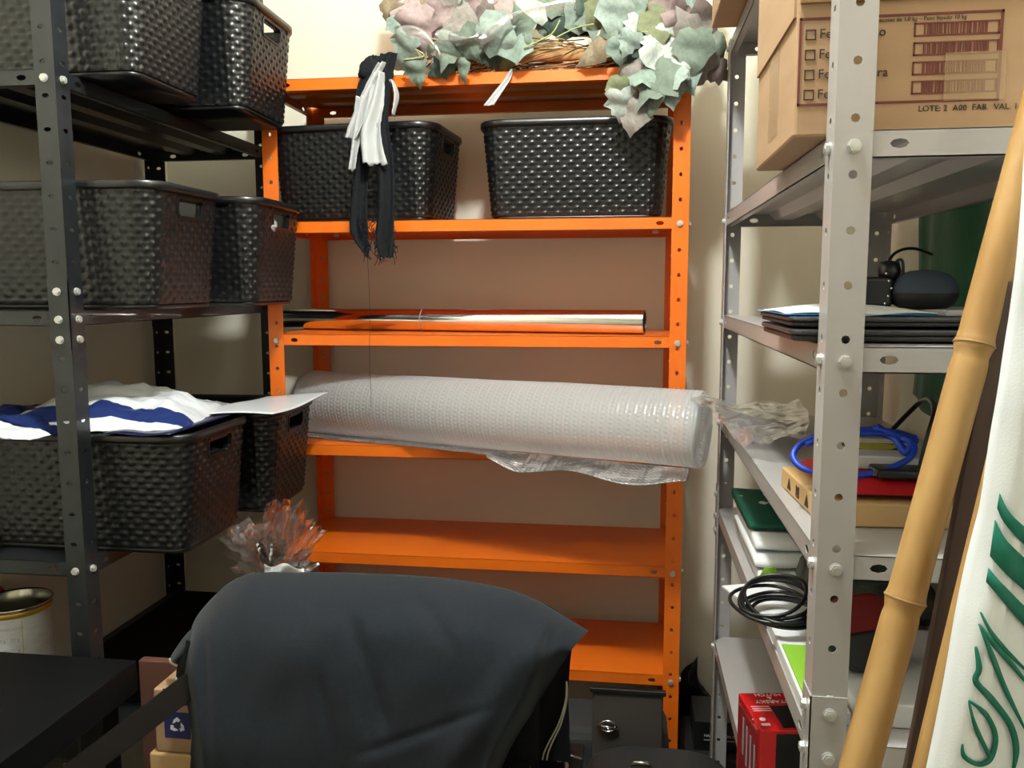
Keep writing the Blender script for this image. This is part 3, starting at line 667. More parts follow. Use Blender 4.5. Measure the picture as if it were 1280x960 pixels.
# webcam and cable behind the post
c = at(1106, 350, .98); r = empty('web_camera', (c.x, c.y, sz_)); tag(r, 'small black camera with a looped cable beside the round speaker', 'camera')
mb = MB(); mb.box(-.030, .006, -.014, .020, .0, .034); bevel(mb.build('body', 'black_plastic', r), .005, 3)
mb = MB()
for k in range(5): mb.tube([(.003-.003*abs(2-k), -.0165, .005+.009*k*.9), (.003-.003*abs(2-k), -.0135, .005+.009*k*.9)], .0014, 10)
mb.build('lens_ring', 'chrome', r, True)
mb = MB(); mb.lathe([(0, .030), (.010, .030), (.0125, .040), (.010, .050), (0, .052)], 16, (.004, 0, 0)); mb.build('clip_hinge', 'black_plastic', r, True)
mb = MB(); pts = [at(1108, 335, .985), at(1115, 320, .99), at(1128, 312, 1.0), at(1145, 311, 1.02), at(1165, 318, 1.06)]; mb.tube([p-Vector(r.location) for p in spline(pts)], .0018, 6)
pts = [at(1116, 345, .975), at(1120, 328, .975), at(1127, 325, .975), at(1129, 335, .975), at(1128, 352, .975)]; mb.tube([p-Vector(r.location) for p in spline(pts)], .0016, 6); mb.build('cable', 'black_plastic', r, True)
# green cloth on the right wall
mb = MB()
def gc(u, v):
    Y = .82+.83*(1-u)+.01*sin(v*6); X = XR-.013+.008*sin(u*19+v*2)+.003*sin(u*41); z = .30-(.50+.03*sin(u*5))*v-.0; return (X, Y, z)
mb.grid(gc, 60, 30); o = solid(mb.build('green_flag', 'green_cloth', smooth=True), .002); tag(o, 'dark green cloth hanging on the right wall behind the grey unit', 'cloth')

# ------------------------------------------------------------------ grey unit, third shelf
z = GT[3]
r = empty('flat_kraft_box', (.335, 1.035, z+.0008), radians(3)); tag(r, 'flat kraft box with small black symbols on its side, under the red pouch', 'box')
mb = MB(); mb.box(-.128, .128, -.095, .095, 0, .026); bevel(mb.build('body', 'kraft_light', r), .002)
for k in range(4):
    mb = MB(); y = -.075+.042*k; x = -.1285
    if k % 2: mb.prism([(y-.008, .006), (y+.008, .006), (y, .020)], 0, .0006, Matrix(((0, 0, -1, x), (1, 0, 0, 0), (0, 1, 0, 0), (0, 0, 0, 1))))
    else:
        mb.box(x-.0006, x, y-.007, y+.007, .006, .0075); mb.box(x-.0006, x, y-.007, y-.0055, .006, .020); mb.box(x-.0006, x, y+.0055, y+.007, .006, .020); mb.box(x-.0006, x, y-.002, y+.002, .009, .019)
    mb.build('symbol', 'print_dark', r)
def pouch(name, label, cat, x0, x1, y0, y1, z0, th, m, rz=0, amp=.3, seed=0):
    r = empty(name, ((x0+x1)/2, (y0+y1)/2, z0), rz); tag(r, label, cat); hx, hy = (x1-x0)/2, (y1-y0)/2; mb = MB()
    def P(u, v, sgn):
        x, y = (u-.5)*2, (v-.5)*2; e = max(0, (1-abs(x)**4))**.5*max(0, (1-abs(y)**4))**.5
        return (x*hx*(1-.03*y*y), y*hy*(1-.03*x*x), th*.3+(th*.7*e*(1+amp*nz(x*3, y*3, seed, 1)) if sgn > 0 else -th*.3*e)+.0006)
    mb.grid(lambda u, v: P(u, v, 1), 24, 18); mb.grid(lambda u, v: P(1-u, v, -1), 24, 18)
    mb.build('body', m, r, True); return r
zb = z+.0275
pouch('red_pouch', 'red fabric folder lying on the flat kraft box under the blue cable', 'pouch', .220, .452, .95, 1.125, zb, .022, 'red_folder', radians(2), .25, 3)
r = empty('white_game_box', (.312, 1.068, zb+.0225), radians(-3)); tag(r, 'flat white box with yellow-green print inside the coiled blue cable', 'box')
mb = MB(); mb.box(-.062, .058, -.062, .060, 0, .016); bevel(mb.build('body', 'paper', r), .002)
mb = MB(); mb.prism([(-.012+.030*cos(a)*(1+.2*sin(3*a)), .0+.022*sin(a)) for a in [2*pi*k/20 for k in range(20)]], .0163, .0168); mb.build('yellow_print', 'yellow', r)
mb = MB(); mb.prism([(-.008+.040*cos(a), .002+.030*sin(a)*(1+.3*cos(2*a))) for a in [2*pi*k/20 for k in range(20)]], .0161, .0163); mb.build('dark_print', 'print_dark', r)
r = empty('black_adapter', (.325, .975, zb+.0225)); tag(r, 'black flat adapter on the red pouch in front of the white box', 'adapter')
mb = MB(); mb.box(-.050, .045, -.018, .022, 0, .010); bevel(mb.build('body', 'black_plastic', r), .003)
mb = MB(); mb.box(-.052, -.049, -.008, .010, .002, .008); mb.build('socket', 'chrome', r)
mb = MB()
pts = [(1145, 548, 1.0), (1125, 542, 1.0), (1098, 538, 1.0), (1060, 538, 1.0), (1030, 543, 1.0), (1005, 552, 1.0), (992, 566, .99), (995, 578, .98), (1010, 588, .97), (1040, 594, .96), (1070, 594, .955), (1105, 588, .955), (1135, 574, .96), (1143, 560, .97), (1135, 550, .985), (1112, 541, .99), (1092, 535, 1.0)]
mb.tube(spline([at(x, y, Y+.02) for x, y, Y in pts], 8), .0036, 8)
mb.tube(spline([at(x+2, y+4, Y+.012) for x, y, Y in pts[:6]], 8), .0036, 8)
mb.tube(spline([at(x, y, Y+.02) for x, y, Y in [(1095, 533, 1.0), (1115, 545, .995), (1138, 552, .98), (1132, 566, .975), (1118, 548, .99), (1098, 540, 1.0)]], 8), .0045, 8)
o = mb.build('blue_cable', 'ethernet', smooth=True); tag(o, 'coiled blue network cable on top of the red pouch on the grey unit', 'cable')
mb = MB(); mb.tube(spline([at(1110, 543, 1.02), at(1130, 522, 1.05), at(1150, 503, 1.06), at(1162, 500, 1.0), at(1168, 515, .92), at(1160, 545, .90), at(1150, 590, .90), at(1155, 630, .92)], 8), .0028, 8)
o = mb.build('power_cable', 'black_plastic', smooth=True); tag(o, 'black cable arching up from the blue coil behind the bamboo pole', 'cable')
# clear plastic bag at the far end of the shelf
r = empty('clear_plastic_bag', (.26, 1.5, z)); tag(r, 'crinkled clear plastic bag spilling over the left edge of the grey unit', 'plastic bag'); l0 = Vector(r.location)
mb = MB()
bg = [[(862, 497, 1.60), (910, 500, 1.66), (960, 502, 1.68), (1000, 503, 1.66)], [(885, 512, 1.52), (925, 508, 1.58), (970, 512, 1.58), (1010, 514, 1.52)], [(905, 530, 1.40), (938, 522, 1.42), (975, 528, 1.40), (1012, 530, 1.36)], [(928, 560, 1.30), (950, 552, 1.28), (978, 548, 1.26), (1008, 548, 1.25)]]
def bagf(u, v, o_=0):
    row = [curve_at(q_, u) for q_ in bg]; p = interp(row, v); w_ = at(p[0], p[1], p[2]); k = nz(u*3.5, v*4, o_, 1)
    return w_+Vector((.004*nz(u*9, v*5, 3+o_, 1), .015*k, .012*k+.003*nz(u*11, v*6, 9, 1)-.006*o_))-l0
mb.grid(lambda u, v: bagf(u, v), 44, 36); mb.build('film', 'poly_bag', r, False)
mb = MB(); mb.grid(lambda u, v: bagf(u*.8+.15, v*.8, 1)-Vector((0, 0, .003)), 36, 30); mb.build('film', 'poly_bag', r, False)

# ------------------------------------------------------------------ grey unit, fourth shelf
z = GT[4]
r = empty('folded_flag', (.27, 1.45, z)); tag(r, 'folded white and dark green printed cloth at the far end of the grey unit', 'cloth')
def fold(z0, th, m, x0, x1, y0, y1, seed):
    mb = MB()
    def P(u, v):                             # rounded fold cross-section, running along x
        a = 2*pi*u; e = 1+.05*nz(cos(a), sin(a), v*3+seed, 1)
        cy, hy_ = (y0+y1)/2, (y1-y0)/2
        Y = cy+hy_*(abs(cos(a))**.35)*(1 if cos(a) > 0 else -1)*e; Z = z0+th/2+th/2*(abs(sin(a))**.6)*(1 if sin(a) > 0 else -1)*(1+.3*nz(cos(a)*2, v*4, seed, 1))
        return (x0+(x1-x0)*v, Y, max(Z, .0012))
    mb.grid(P, 40, 24, True); k0 = len(mb.v)-40; mb.f += [tuple(range(40))[::-1], tuple(range(k0, k0+40))]; mb.mi += [0, 0]; return mb.build('fold', m, r, True)
fold(.0015, .018, 'flag_white', -.065, .12, -.16, .10, 1); fold(.0195, .020, 'flag_white', -.070, .115, -.145, .12, 2); 
fold(.0400, .020, 'flag_white', -.066, .11, -.12, .13, 3); fold(.0605, .016, 'flag_green', -.070, .112, -.075, .175, 4)
for a, b_, c_ in ((-.052, .10, .013), (-.030, .055, .017)):
    mb = MB(); s = c_; mb.prism([(a-s, b_), (a-.3*s, b_+.2*s), (a, b_+.9*s), (a+.35*s, b_+.2*s), (a+1.2*s, b_+.15*s), (a+.4*s, b_-.3*s), (a+.1*s, b_-.8*s), (a-.4*s, b_-.3*s)], .0758, .0768); mb.build('white_print', 'flag_white', r)
mb = MB(); mb.tube([(-.005, .16, .0755), (-.02, .11, .0755), (.03, .02, .0755), (.10, -.01, .0755)], .003, 5); mb.build('white_print', 'flag_white', r)
mb = MB(); mb.prism([(-.018, -.01), (-.010, .008), (.006, .010), (.014, -.002), (0, -.012)], 0, .002, Matrix.Translation((-.050, -.164, .022)) @ Matrix.Rotation(pi/2, 4, 'X')); mb.build('green_leaf_print', 'lime', r)
slab('green_brochure', 'white sheet pile with a lime green brochure, under the black coiled cable', 'papers', .191, .236, .873, 1.20, z+.0006, .014, 'paper', radians(0), .001)
mb = MB(); mb.box(-.022, .016, -.075, .05, 0, .002); o = mb.build('lime_booklet', 'lime'); o.location = (.216, .985, z+.0152); tag(o, 'lime green booklet lying on the white sheets of the fourth grey shelf', 'booklet')
mb = MB(); mb.box(-.045, .05, -.06, .06, 0, .0025); o = mb.build('white_letter', 'paper'); o.location = (.205, 1.19, z+.016); o.rotation_euler = (0, 0, .35); tag(o, 'white letter under the black coiled cable poking over the grey shelf edge', 'letter')
mb = MB(); rn = random.Random(3)
cc = at(976, 752, 1.10)
for k in range(7):
    rx, ry, tl = .040+.012*rn.random(), .045+.01*rn.random(), rn.uniform(-.2, .2); ox, oz_ = rn.uniform(-.010, .014), .004*k
    mb.tube([(cc.x+ox-.002*k+rx*cos(a)*(1+.1*sin(2*a+k)), cc.y+ry*sin(a), z+.026+oz_+.014*sin(a+tl*5)*(k/6)+.006) for a in [2*pi*i/36 for i in range(36)]], .0026, 7, closed=True)
o = mb.build('black_cable_coil', 'black_plastic', smooth=True); tag(o, 'coil of thick black cable on the fourth shelf of the grey unit', 'cable')
slab('white_book', 'white book lying flat at the near end of the fourth grey shelf', 'book', .240, .455, .874, 1.08, z+.0006, .026, 'paper', radians(0), .002)
r = empty('red_black_case', (.275, .955, z+.0275), radians(25)); tag(r, 'rounded red and dark grey case standing tilted on the white book', 'case')
mb = MB(); mb.prism([(.055*cos(a), .042*sin(a)+.042) for a in [pi*k/14*2 for k in range(14)]], -.012, .012, Matrix.Rotation(radians(70), 4, 'X')); bevel(mb.build('shell', 'red_dark', r), .003)
mb = MB(); mb.prism([(.058*cos(a), .045*sin(a)+.042) for a in [pi+pi*k/12 for k in range(13)]], -.015, .015, Matrix.Rotation(radians(70), 4, 'X')); bevel(mb.build('lower_rim', 'laptop_dark', r), .003)
pouch('mottled_bundle', 'dark green mottled fabric bundle at the back of the fourth grey shelf', 'cloth', .255, .420, 1.12, 1.30, z, .080, 'mottled', 0, .5, 7)

# ------------------------------------------------------------------ grey unit, fifth shelf: red toy carton
z = GT[5]
ztop = z+.125
A = atz(923, 866, ztop); B = atz(951, 913, ztop); Dv = (A-B); yaw = math.atan2(Dv.y, Dv.x)-pi/2
r = empty('red_toy_box', (B.x, B.y, z+.0008), yaw); tag(r, 'glossy red and black toy box with upside-down lettering on the fifth grey shelf', 'box')
ln = Dv.length; wd = .075
mb = MB(); mb.box(0, wd, 0, ln, 0, ztop-z-.0008); bevel(mb.build('body', 'red_gloss', r), .0015)
hh = ztop-z-.0008
mb = MB(); mb.box(-.0006, .0004, .012, ln-.008, .010, hh-.012); mb.build('side_window', 'red_dark', r)
mb = MB()
for k in range(4): mb.box(-.0012, -.0004, .02+.018*k, .026+.018*k, .02+.008*k, hh-.035+.004*k)
mb.build('side_print', 'label_grey', r)
mb = MB(); mb.box(.034, wd-.002, .006, ln*.62, hh-.0004, hh+.0005); mb.build('black_panel', 'black_plastic', r)
mb = MB(); mb.box(.022, wd+.0006, -.0008, .0002, .004, hh-.006); mb.build('front_window', 'black_plastic', r)
for s, yy, sz in (('STARSKY', ln*.74, .0125), ('&', ln*.84, .011), ('HUTCH', ln*.93, .0115)):
    place('writing', text_mesh(s, sz, 'paper'), r, (.042, yy, hh+.0004), (0, 0, pi))
mb = MB()
for k in range(3): mb.box(.006, .033, ln*.60-.006*k, ln*.60-.006*k+.0012, hh, hh+.0006)
mb.lathe([(0, hh), (.0045, hh), (.0045, hh+.0006), (0, hh+.0006)], 14, (.012, .030, 0)); mb.box(.006, .018, .012, .018, hh, hh+.0006)
mb.build('white_print', 'paper', r)

# ------------------------------------------------------------------ poles and banner leaning at the right
def pole_pts(p0, p1, n): return [p0.lerp(p1, i/n) for i in range(n+1)]
def bamboo(name, label, a, b_, r0, r1, nodes, m='bamboo'):
    root = empty(name, b_); tag(root, label, 'pole'); mb = MB(); N = 90; pts = []; rs = []; d = (a-b_)
    for i in range(N+1):
        t = i/N; pts.append(d*t); rs.append(r0+(r1-r0)*t+.0006*sin(t*17))
        for nd in nodes:
            e = abs(t-nd)*d.length; rs[-1] += .0030*math.exp(-(e/.006)**2)-.0012*math.exp(-((e-.012)/.006)**2)
    # refine around nodes
    ts = sorted(set([i/60 for i in range(61)]+[min(1, max(0, nd+k*.0022)) for nd in nodes for k in range(-8, 9)])); pts = [d*t for t in ts]; rs = []
    for t in ts:
        q = r0+(r1-r0)*t+.0004*sin(t*17)
        for nd in nodes:
            e = (t-nd)*d.length; q += .0015*math.exp(-(e/.004)**2)-.0009*math.exp(-((e+.010)/.004)**2)
        rs.append(q)
    mb.tube(pts, rs, 20); mb.build('cane', m, root, True)
    for nd in nodes:
        p = d*nd; q = r0+(r1-r0)*nd+.0018; u = d.normalized(); mb = MB()
        mb.tube([p-u*.0010, p, p+u*.0010], [q-.0006, q, q-.0006], 20, False); mb.build('node_ring', 'bamboo_node', root, True)
    return root
P1 = at(1074, 960, .66); P0 = at(1259, 280, .73); dd = (P0-P1).normalized()
def floor_hit(P, d): return P-d*((P.z-ZF-.004)/d.z)
bot = floor_hit(P1, dd); topp = P0+dd*((.62-P0.z)/dd.z); Lp = (topp-bot).length
nd = [( (at(1222, 432, .715)-bot).length)/Lp, ((at(1128, 748, .682)-bot).length)/Lp, .12, .30, ((at(1222, 432, .715)-bot).length+.27)/Lp]
bamboo('bamboo_pole', 'thick tan bamboo pole leaning in front of the grey unit', topp, bot, .0158, .0136, nd)
# brown wooden slat
a = at(1243, 470, .71); b_ = at(1149, 955, .685); d = (a-b_).normalized(); bot = floor_hit(b_, d); tp = a+d*.075
def bar(a, b, wx, wy, m, name, label, cat):
    root = empty(name, a); tag(root, label, cat); d = b-a; u = d.normalized(); s = Vector((0, 1, 0)).cross(u).normalized(); w_ = u.cross(s); mb = MB()
    vs = [d*t+s*sx*wx/2+w_*sy*wy/2 for t in (0, 1) for sx, sy in ((-1, -1), (1, -1), (1, 1), (-1, 1))]
    mb.add(vs, [(0, 3, 2, 1), (4, 5, 6, 7), (0, 1, 5, 4), (1, 2, 6, 5), (2, 3, 7, 6), (3, 0, 4, 7)]); bevel(mb.build('board', m, root), .001); return root
bar(bot, tp, .021, .010, 'brown_wood', 'wooden_slat', 'dark brown wooden slat leaning between bamboo and white banner', 'slat')
a = at(1244, 600, .655); b_ = at(1160, 955, .64); d = (a-b_).normalized()
bamboo('bamboo_pole', 'second bamboo pole, mostly hidden behind the edge of the white banner', a+d*.02, floor_hit(b_, d), .0105, .0095, [.35, .52, .7])
# banner
ble = [(1290, 60), (1277, 250), (1261, 400), (1242, 520), (1224, 636), (1195, 761), (1158, 960), (1128, 1100)]
def ban(u, v):                               # u: 0 left edge .. 1 right, v: 0 top .. 1 bottom
    x, y = interp(ble, v)[:2]; Y0 = .575+.0*v
    p = at(x, y, Y0); wide = .30
    fold_ = sm(0, .14, u)
    X = p.x+u*wide; Yd = Y0-.016*sin(pi*min(1, u/.10))*(u < .10)-.005*(sin((u-.10)*26+v*3)-sin(v*3))*(u > .10)-.003*nz(u*6, v*7, 0, 1)
    return Vector((X, Yd, p.z+.0*u))
mb = MB(); mb.grid(ban, 90, 90); bn = empty('printed_banner', ban(.2, 1)); tag(bn, 'white cloth banner with dark green curved stripes leaning at the right edge', 'banner')
sub(mb, bn); solid(mb.build('cloth', 'banner', bn, True), .0010, 0)
mb = MB(); mb.tube([ban(.10, t/10)+Vector((0, .022, 0)) for t in range(11)]+[Vector((ban(.1, 1).x-.03, .60, ZF+.002))], .008, 12); sub(mb, bn).build('pole', 'bamboo', bn, True)
def bpix(x, y, off=.0024):                   # where the sight line meets the banner cloth
    Yc = .575
    for _ in range(6):
        p = at(x, y, Yc); a, b = 0.0, 1.0
        for _k in range(18):
            c = (a+b)/2; q = interp(ble, c)
            if at(q[0], q[1], .575).z > p.z: a = c
            else: b = c
        q = interp(ble, c); e = at(q[0], q[1], .575); u = max(0, (p.x-e.x)/.30); Yc = ban(u, c).y-off
    return at(x, y, Yc)
def band(name, top, bot_, n=14):
    mb = MB(); T_ = [tuple(q)[:2] for q in spline([Vector((*p, 0)) for p in top], 6)]; B_ = [tuple(q)[:2] for q in spline([Vector((*p, 0)) for p in bot_], 6)]
    mb.grid(lambda u, v: bpix(*[a+(b-a)*v for a, b in zip(interp(T_, u), interp(B_, u))]), n, 2); sub(mb, bn); solid(mb.build(name, 'banner_green', bn, True), .0006, 1)
band('green_stripe', [(1250, 617), (1262, 640), (1290, 668), (1330, 705)], [(1247, 635), (1258, 657), (1288, 688), (1330, 725)])
band('green_stripe', [(1244, 650), (1258, 675), (1285, 702), (1330, 740)], [(1238, 695), (1255, 715), (1285, 742), (1330, 780)])
band('green_stripe', [(1236, 710), (1255, 732), (1285, 762), (1330, 800)], [(1233, 727), (1252, 750), (1283, 785), (1330, 824)])
def stroke(pts, w_):
    sp_ = [tuple(q)[:2] for q in spline([Vector((*p, 0)) for p in pts], 6)]; T_, B_ = [], []
    for i, p in enumerate(sp_):
        a = Vector(sp_[max(0, i-1)]); b = Vector(sp_[min(len(sp_)-1, i+1)]); n_ = (b-a).normalized(); n_ = Vector((n_.y, -n_.x))*w_/2*min(1, .35+i*.12, .35+(len(sp_)-1-i)*.12)
        T_.append((p[0]+n_.x, p[1]+n_.y)); B_.append((p[0]-n_.x, p[1]-n_.y))
    mb = MB(); L_ = len(sp_)-1; mb.grid(lambda u, v: bpix(*(T_ if v < .5 else B_)[int(round(u*L_))]), L_, 1); sub(mb, bn); solid(mb.build('green_line', 'banner_green', bn, True), .0006, 1)
stroke([(1226, 765), (1240, 792), (1262, 818), (1290, 845)], 5); stroke([(1224, 780), (1242, 805), (1264, 830), (1290, 862)], 6)
stroke([(1225, 782), (1240, 820), (1258, 865), (1283, 915)], 6); stroke([(1220, 808), (1224, 835), (1220, 852), (1240, 875), (1262, 905), (1270, 935), (1266, 965)], 8)
stroke([(1211, 876), (1219, 908), (1234, 940), (1240, 950)], 5); stroke([(1211, 875), (1232, 893), (1244, 920), (1238, 948), (1222, 955), (1205, 945), (1203, 930)], 6)

# ------------------------------------------------------------------ left: courier bags on the baskets
zr = BT[3]+.2105
def courier(name, label, x0, x1, y0, y1, z0, th, rz, seed, cols, bands):
    r = empty(name, ((x0+x1)/2, (y0+y1)/2, z0), rz); tag(r, label, 'courier bag', 'plastic courier bags on the black unit'); hx, hy = (x1-x0)/2, (y1-y0)/2; mb = MB()
    def P(u, v, sgn):
        x, y = (u-.5)*2, (v-.5)*2; e = max(0, 1-abs(x)**2.6)**.7*max(0, 1-abs(y)**2.6)**.7
        w_ = nz(x*2.1+seed, y*2.1, seed, 1)+.5*abs(nz(x*5, y*5+seed, 2, 1))
        return (x*hx*(1+.03*nz(y*4, seed, 1, 1)), y*hy*(1+.04*nz(x*4, seed, 5, 1)), .0015+(th*e*(.75+.55*w_)+.004*abs(nz(x*9, y*9, seed, 1)) if sgn > 0 else 0))
    def addg(sgn):
        k = len(mb.f); mb.grid(lambda u, v: P(u, v, sgn), 50, 40)
        for i in range(k, len(mb.f)):
            q = (i-k)//50; t = q/40
            for (a, b, c) in bands:
                if a <= t < b: mb.mi[i] = c
    addg(1); addg(-1); o = mb.build('pouch', cols, r, True); return r
courier('courier_bag', 'puffy white courier bag with a blue band on the black baskets', -1.12, -.775, 1.275, 1.60, zr, .055, radians(12), 2, ['courier_white', 'courier_blue', 'courier_grey'], [(.04, .20, 1), (.80, .92, 2)])
courier('courier_bag', 'dark blue courier bag with a white strip left of the near black post', -1.19, -.93, 1.20, 1.47, zr+.0005, .030, radians(-3), 5, ['courier_navy', 'courier_white', 'courier_blue'], [(0, .17, 1), (.2, .5, 2)])
mb = MB()
def fl(u, v): return (-.80+.145*u, 1.47+.30*v, zr+.003+.004*sin(u*3+v*5)+.004*u)
mb.grid(fl, 16, 16); o = solid(mb.build('flat_paper_bag', 'courier_white', smooth=True), .0015); tag(o, 'flat white paper bag on the farther lower basket, corner sticking out', 'paper bag')
mb = MB(); mb.grid(lambda u, v: (-.86+.12*u, 1.262+.22*v, zr+.002+.0015*sin(u*8)), 14, 10); o = solid(mb.build('purple_flyer', 'courier_navy', smooth=True), .0012); tag(o, 'thin dark purple sheet peeking out under the white and blue courier bag', 'flyer')

# ------------------------------------------------------------------ left foreground: desk, tin, dark things
dz = -.60
r = empty('black_table', (-1.0, .95, ZF)); tag(r, 'thick black table in the lower left corner of the photo', 'table')
mb = MB(); mb.box(-.205, .216, -.75, .256, dz-ZF-.052, dz-ZF); bevel(mb.build('tabletop', 'desk', r), .002)
for (x, y) in ((-.18, -.7), (.17, -.7), (-.18, .22), (.17, .22)):
    mb = MB(); mb.box(x-.02, x+.02, y-.02, y+.02, 0, dz-ZF-.0525); mb.build('leg', 'desk', r)
z4 = BT[4]
tn = empty('milk_tin', (at(20, 780, 1.335).x, 1.335, z4+.001)); tag(tn, 'open powder tin with gold rim and white printed label behind the black table', 'tin'); hh = -.515-z4
tp_ = at(15, 760, 1.30).z-z4
mb = MB(); mb.lathe([(.0, .001), (.058, .001), (.0605, .004), (.0605, tp_-.012)], 48); mb.build('label', 'label_white', tn, True)
mb = MB(); mb.lathe([(.0607, tp_-.016), (.0615, tp_-.012), (.0615, tp_-.008), (.0603, tp_-.006)], 48); mb.build('gold_band', 'gold', tn, True)
mb = MB(); mb.lathe([(.0603, tp_-.007), (.063, tp_-.004), (.0635, tp_), (.062, tp_+.001), (.0595, tp_-.002), (.059, tp_-.03), (.059, .01), (0, .01)], 48); mb.build('rim', 'tin', tn, True)
for s, k in (('INFORMACAO NUTRICIONAL', 0), ('200 g   30 g', 1), ('mg  %VD  g', 2), ('Porcao  ml', 3), ('INGREDIENTES', 4), ('400 g', 5)):
    for q_, a0 in enumerate((-1.95, -1.15)):
        me = text_mesh(s[:12], .0085 if k else .007, 'label_grey', ext=.0001)
        for v in me.vertices:
            a = a0+v.co.x/.0612; zz_ = tp_-.034-.020*k+v.co.y; rr_ = .0609+v.co.z; v.co = (rr_*cos(a), rr_*sin(a), zz_)
        place('writing', me, tn)
for a in (-2.42, -1.55, -.75):
    mb = MB(); mb.grid(lambda u, v: (.0609*cos(a+.02*u), .0609*sin(a+.02*u), .02+(tp_-.04)*v), 1, 1); mb.build('gold_line', 'label_gold', tn)
rb = empty('red_ball', at(-6, 745, 1.40)); rb.location.z = z4+.001; tag(rb, 'small red round container at the left edge behind the tin', 'container')
hb = at(-6, 745, 1.40).z-z4+.015
mb = MB(); mb.lathe([(0, 0), (.025, 0), (.027, .01), (.027, hb-.03), (.020, hb-.012), (.012, hb), (0, hb)], 24); mb.build('body', 'red', rb, True)
# dark storage board on the lowest visible black shelf (its top is dark)
bl_ = slab('dark_board', 'dark brown wooden board lying on the lowest black shelf', 'board', BX0+.045, BX1-.01, BY0+.20, BY1-.04, z4+.0006, .016, 'dark_wood')
# brown crate, dark rail, cartons behind the chair
c0_ = at(172, 828, 1.30)
wa = at(168, 829, 1.28); wb = at(262, 905, 1.28)
r = empty('brown_panel', ((wa.x+wb.x)/2, 1.30, ZF)); tag(r, 'reddish brown wooden panel standing behind the black table corner', 'panel')
hw = (wb.x-wa.x)/2
mb = MB(); mb.box(-hw, hw, -.009, .009, .0, wa.z-ZF); bevel(mb.build('board', 'red_wood', r), .002)
bar(at(60, 992, 1.02), at(242, 853, 1.145), .036, .030, 'dark_wood', 'dark_rail', 'dark rail in place of the shaded table and shelf side, slanting to the shirts', 'rail')
bx0 = at(190, 945, 1.17); zbx = bx0.z
r, hx, hy, h = carton('tall_carton', 'pale carton at the bottom left below the recycling box', bx0.x-.01, bx0.x+.165, 1.178, 1.42, ZF, zbx-.001, m='kraft_light')
r, hx, hy, h = carton('recycling_carton', 'small brown carton with a blue recycling emblem beside the draped shirts', bx0.x, bx0.x+.155, 1.182, 1.40, zbx, at(215, 868, 1.17).z, m='kraft')
hz = at(217, 912, 1.17).z-zbx; hxx = at(217, 912, 1.17).x-(bx0.x+.0775)
mb = MB(); mb.box(hxx-.022, hxx+.022, -hy-.0008, -hy+.0003, hz-.022, hz+.022); mb.build('blue_square', 'recycle_blue', r)
mb = MB(); mb.box(hxx-.022, hxx+.022, -hy-.0008, -hy+.0003, hz+.034, hz+.06); mb.build('blue_square', 'recycle_blue', r)
for k in range(3):
    a = pi/2+k*2*pi/3; mb = MB(); R_ = .011
    p = [(R_*cos(a-.55), R_*sin(a-.55)), (R_*1.25*cos(a), R_*1.25*sin(a)), (R_*cos(a+.55), R_*sin(a+.55)), (R_*.75*cos(a+1.2), R_*.75*sin(a+1.2)), (R_*.55*cos(a+.6), R_*.55*sin(a+.6)), (R_*.7*cos(a), R_*.7*sin(a)), (R_*.55*cos(a-.4), R_*.55*sin(a-.4))]
    mb.prism([(x+hxx, y+hz) for x, y in p], 0, .0008, Matrix(((1, 0, 0, 0), (0, 0, -1, -hy-.0008), (0, 1, 0, 0), (0, 0, 0, 1)))); mb.build('recycling_arrow', 'paper', r)
mb = MB(); mb.box(.02, .06, -.012, .012, 0, .012); o = mb.build('silver_clip', 'chrome'); o.location = (bx0.x-.008, 1.15, zbx-.012-.002)
bpy.data.objects.remove(o)

# ------------------------------------------------------------------ office chair under the shirts
ch = empty('office_chair', (-.36, 1.10, ZF)); tag(ch, 'office chair almost hidden under the draped black shirts', 'chair')
cz = -ZF
mb = MB()
def cb(u, v):
    x = (u-.5)*.42; zz_ = -.80+v*.285-.07*abs(2*u-1)**3*v; return (x+.02, .115+.03*(v-.5)-.05*(1-(2*u-1)**2)*0+.04*(2*u-1)**2*-1, zz_+cz)
mb.grid(cb, 20, 14); bk_ = solid(mb.build('backrest', 'black_cloth', ch, True), .035)
mb = MB(); mb.box(-.22, .24, -.36, .08, -1.06+cz, -.99+cz); bevel(mb.build('seat', 'black_cloth', ch), .02, 3)
mb = MB(); mb.box(-.03, .05, .12, .15, -1.04+cz, -.72+cz); mb.build('back_bracket', 'black_plastic', ch)
mb = MB(); mb.box(-.03, .05, -.10, .15, -1.075+cz, -1.06+cz); mb.build('seat_plate', 'black_plastic', ch)
mb = MB(); mb.tube([(.01, -.1, .08), (.01, -.1, -1.075+cz)], .025, 16); mb.build('gas_column', 'chrome', ch, True)
for k in range(5):
    a = 2*pi*k/5+.3; mb = MB(); mb.tube([(.01, -.1, .085), (.01+.26*cos(a), -.1+.26*sin(a), .065)], [.022, .014], 8); lg = mb.build('base_leg', 'black_plastic', ch, True)
    mb = MB(); mb.tube([(.01+.26*cos(a), -.115+.26*sin(a), .026), (.01+.26*cos(a), -.085+.26*sin(a), .026)], .025, 14); mb.build('caster', 'black_plastic', lg, True)
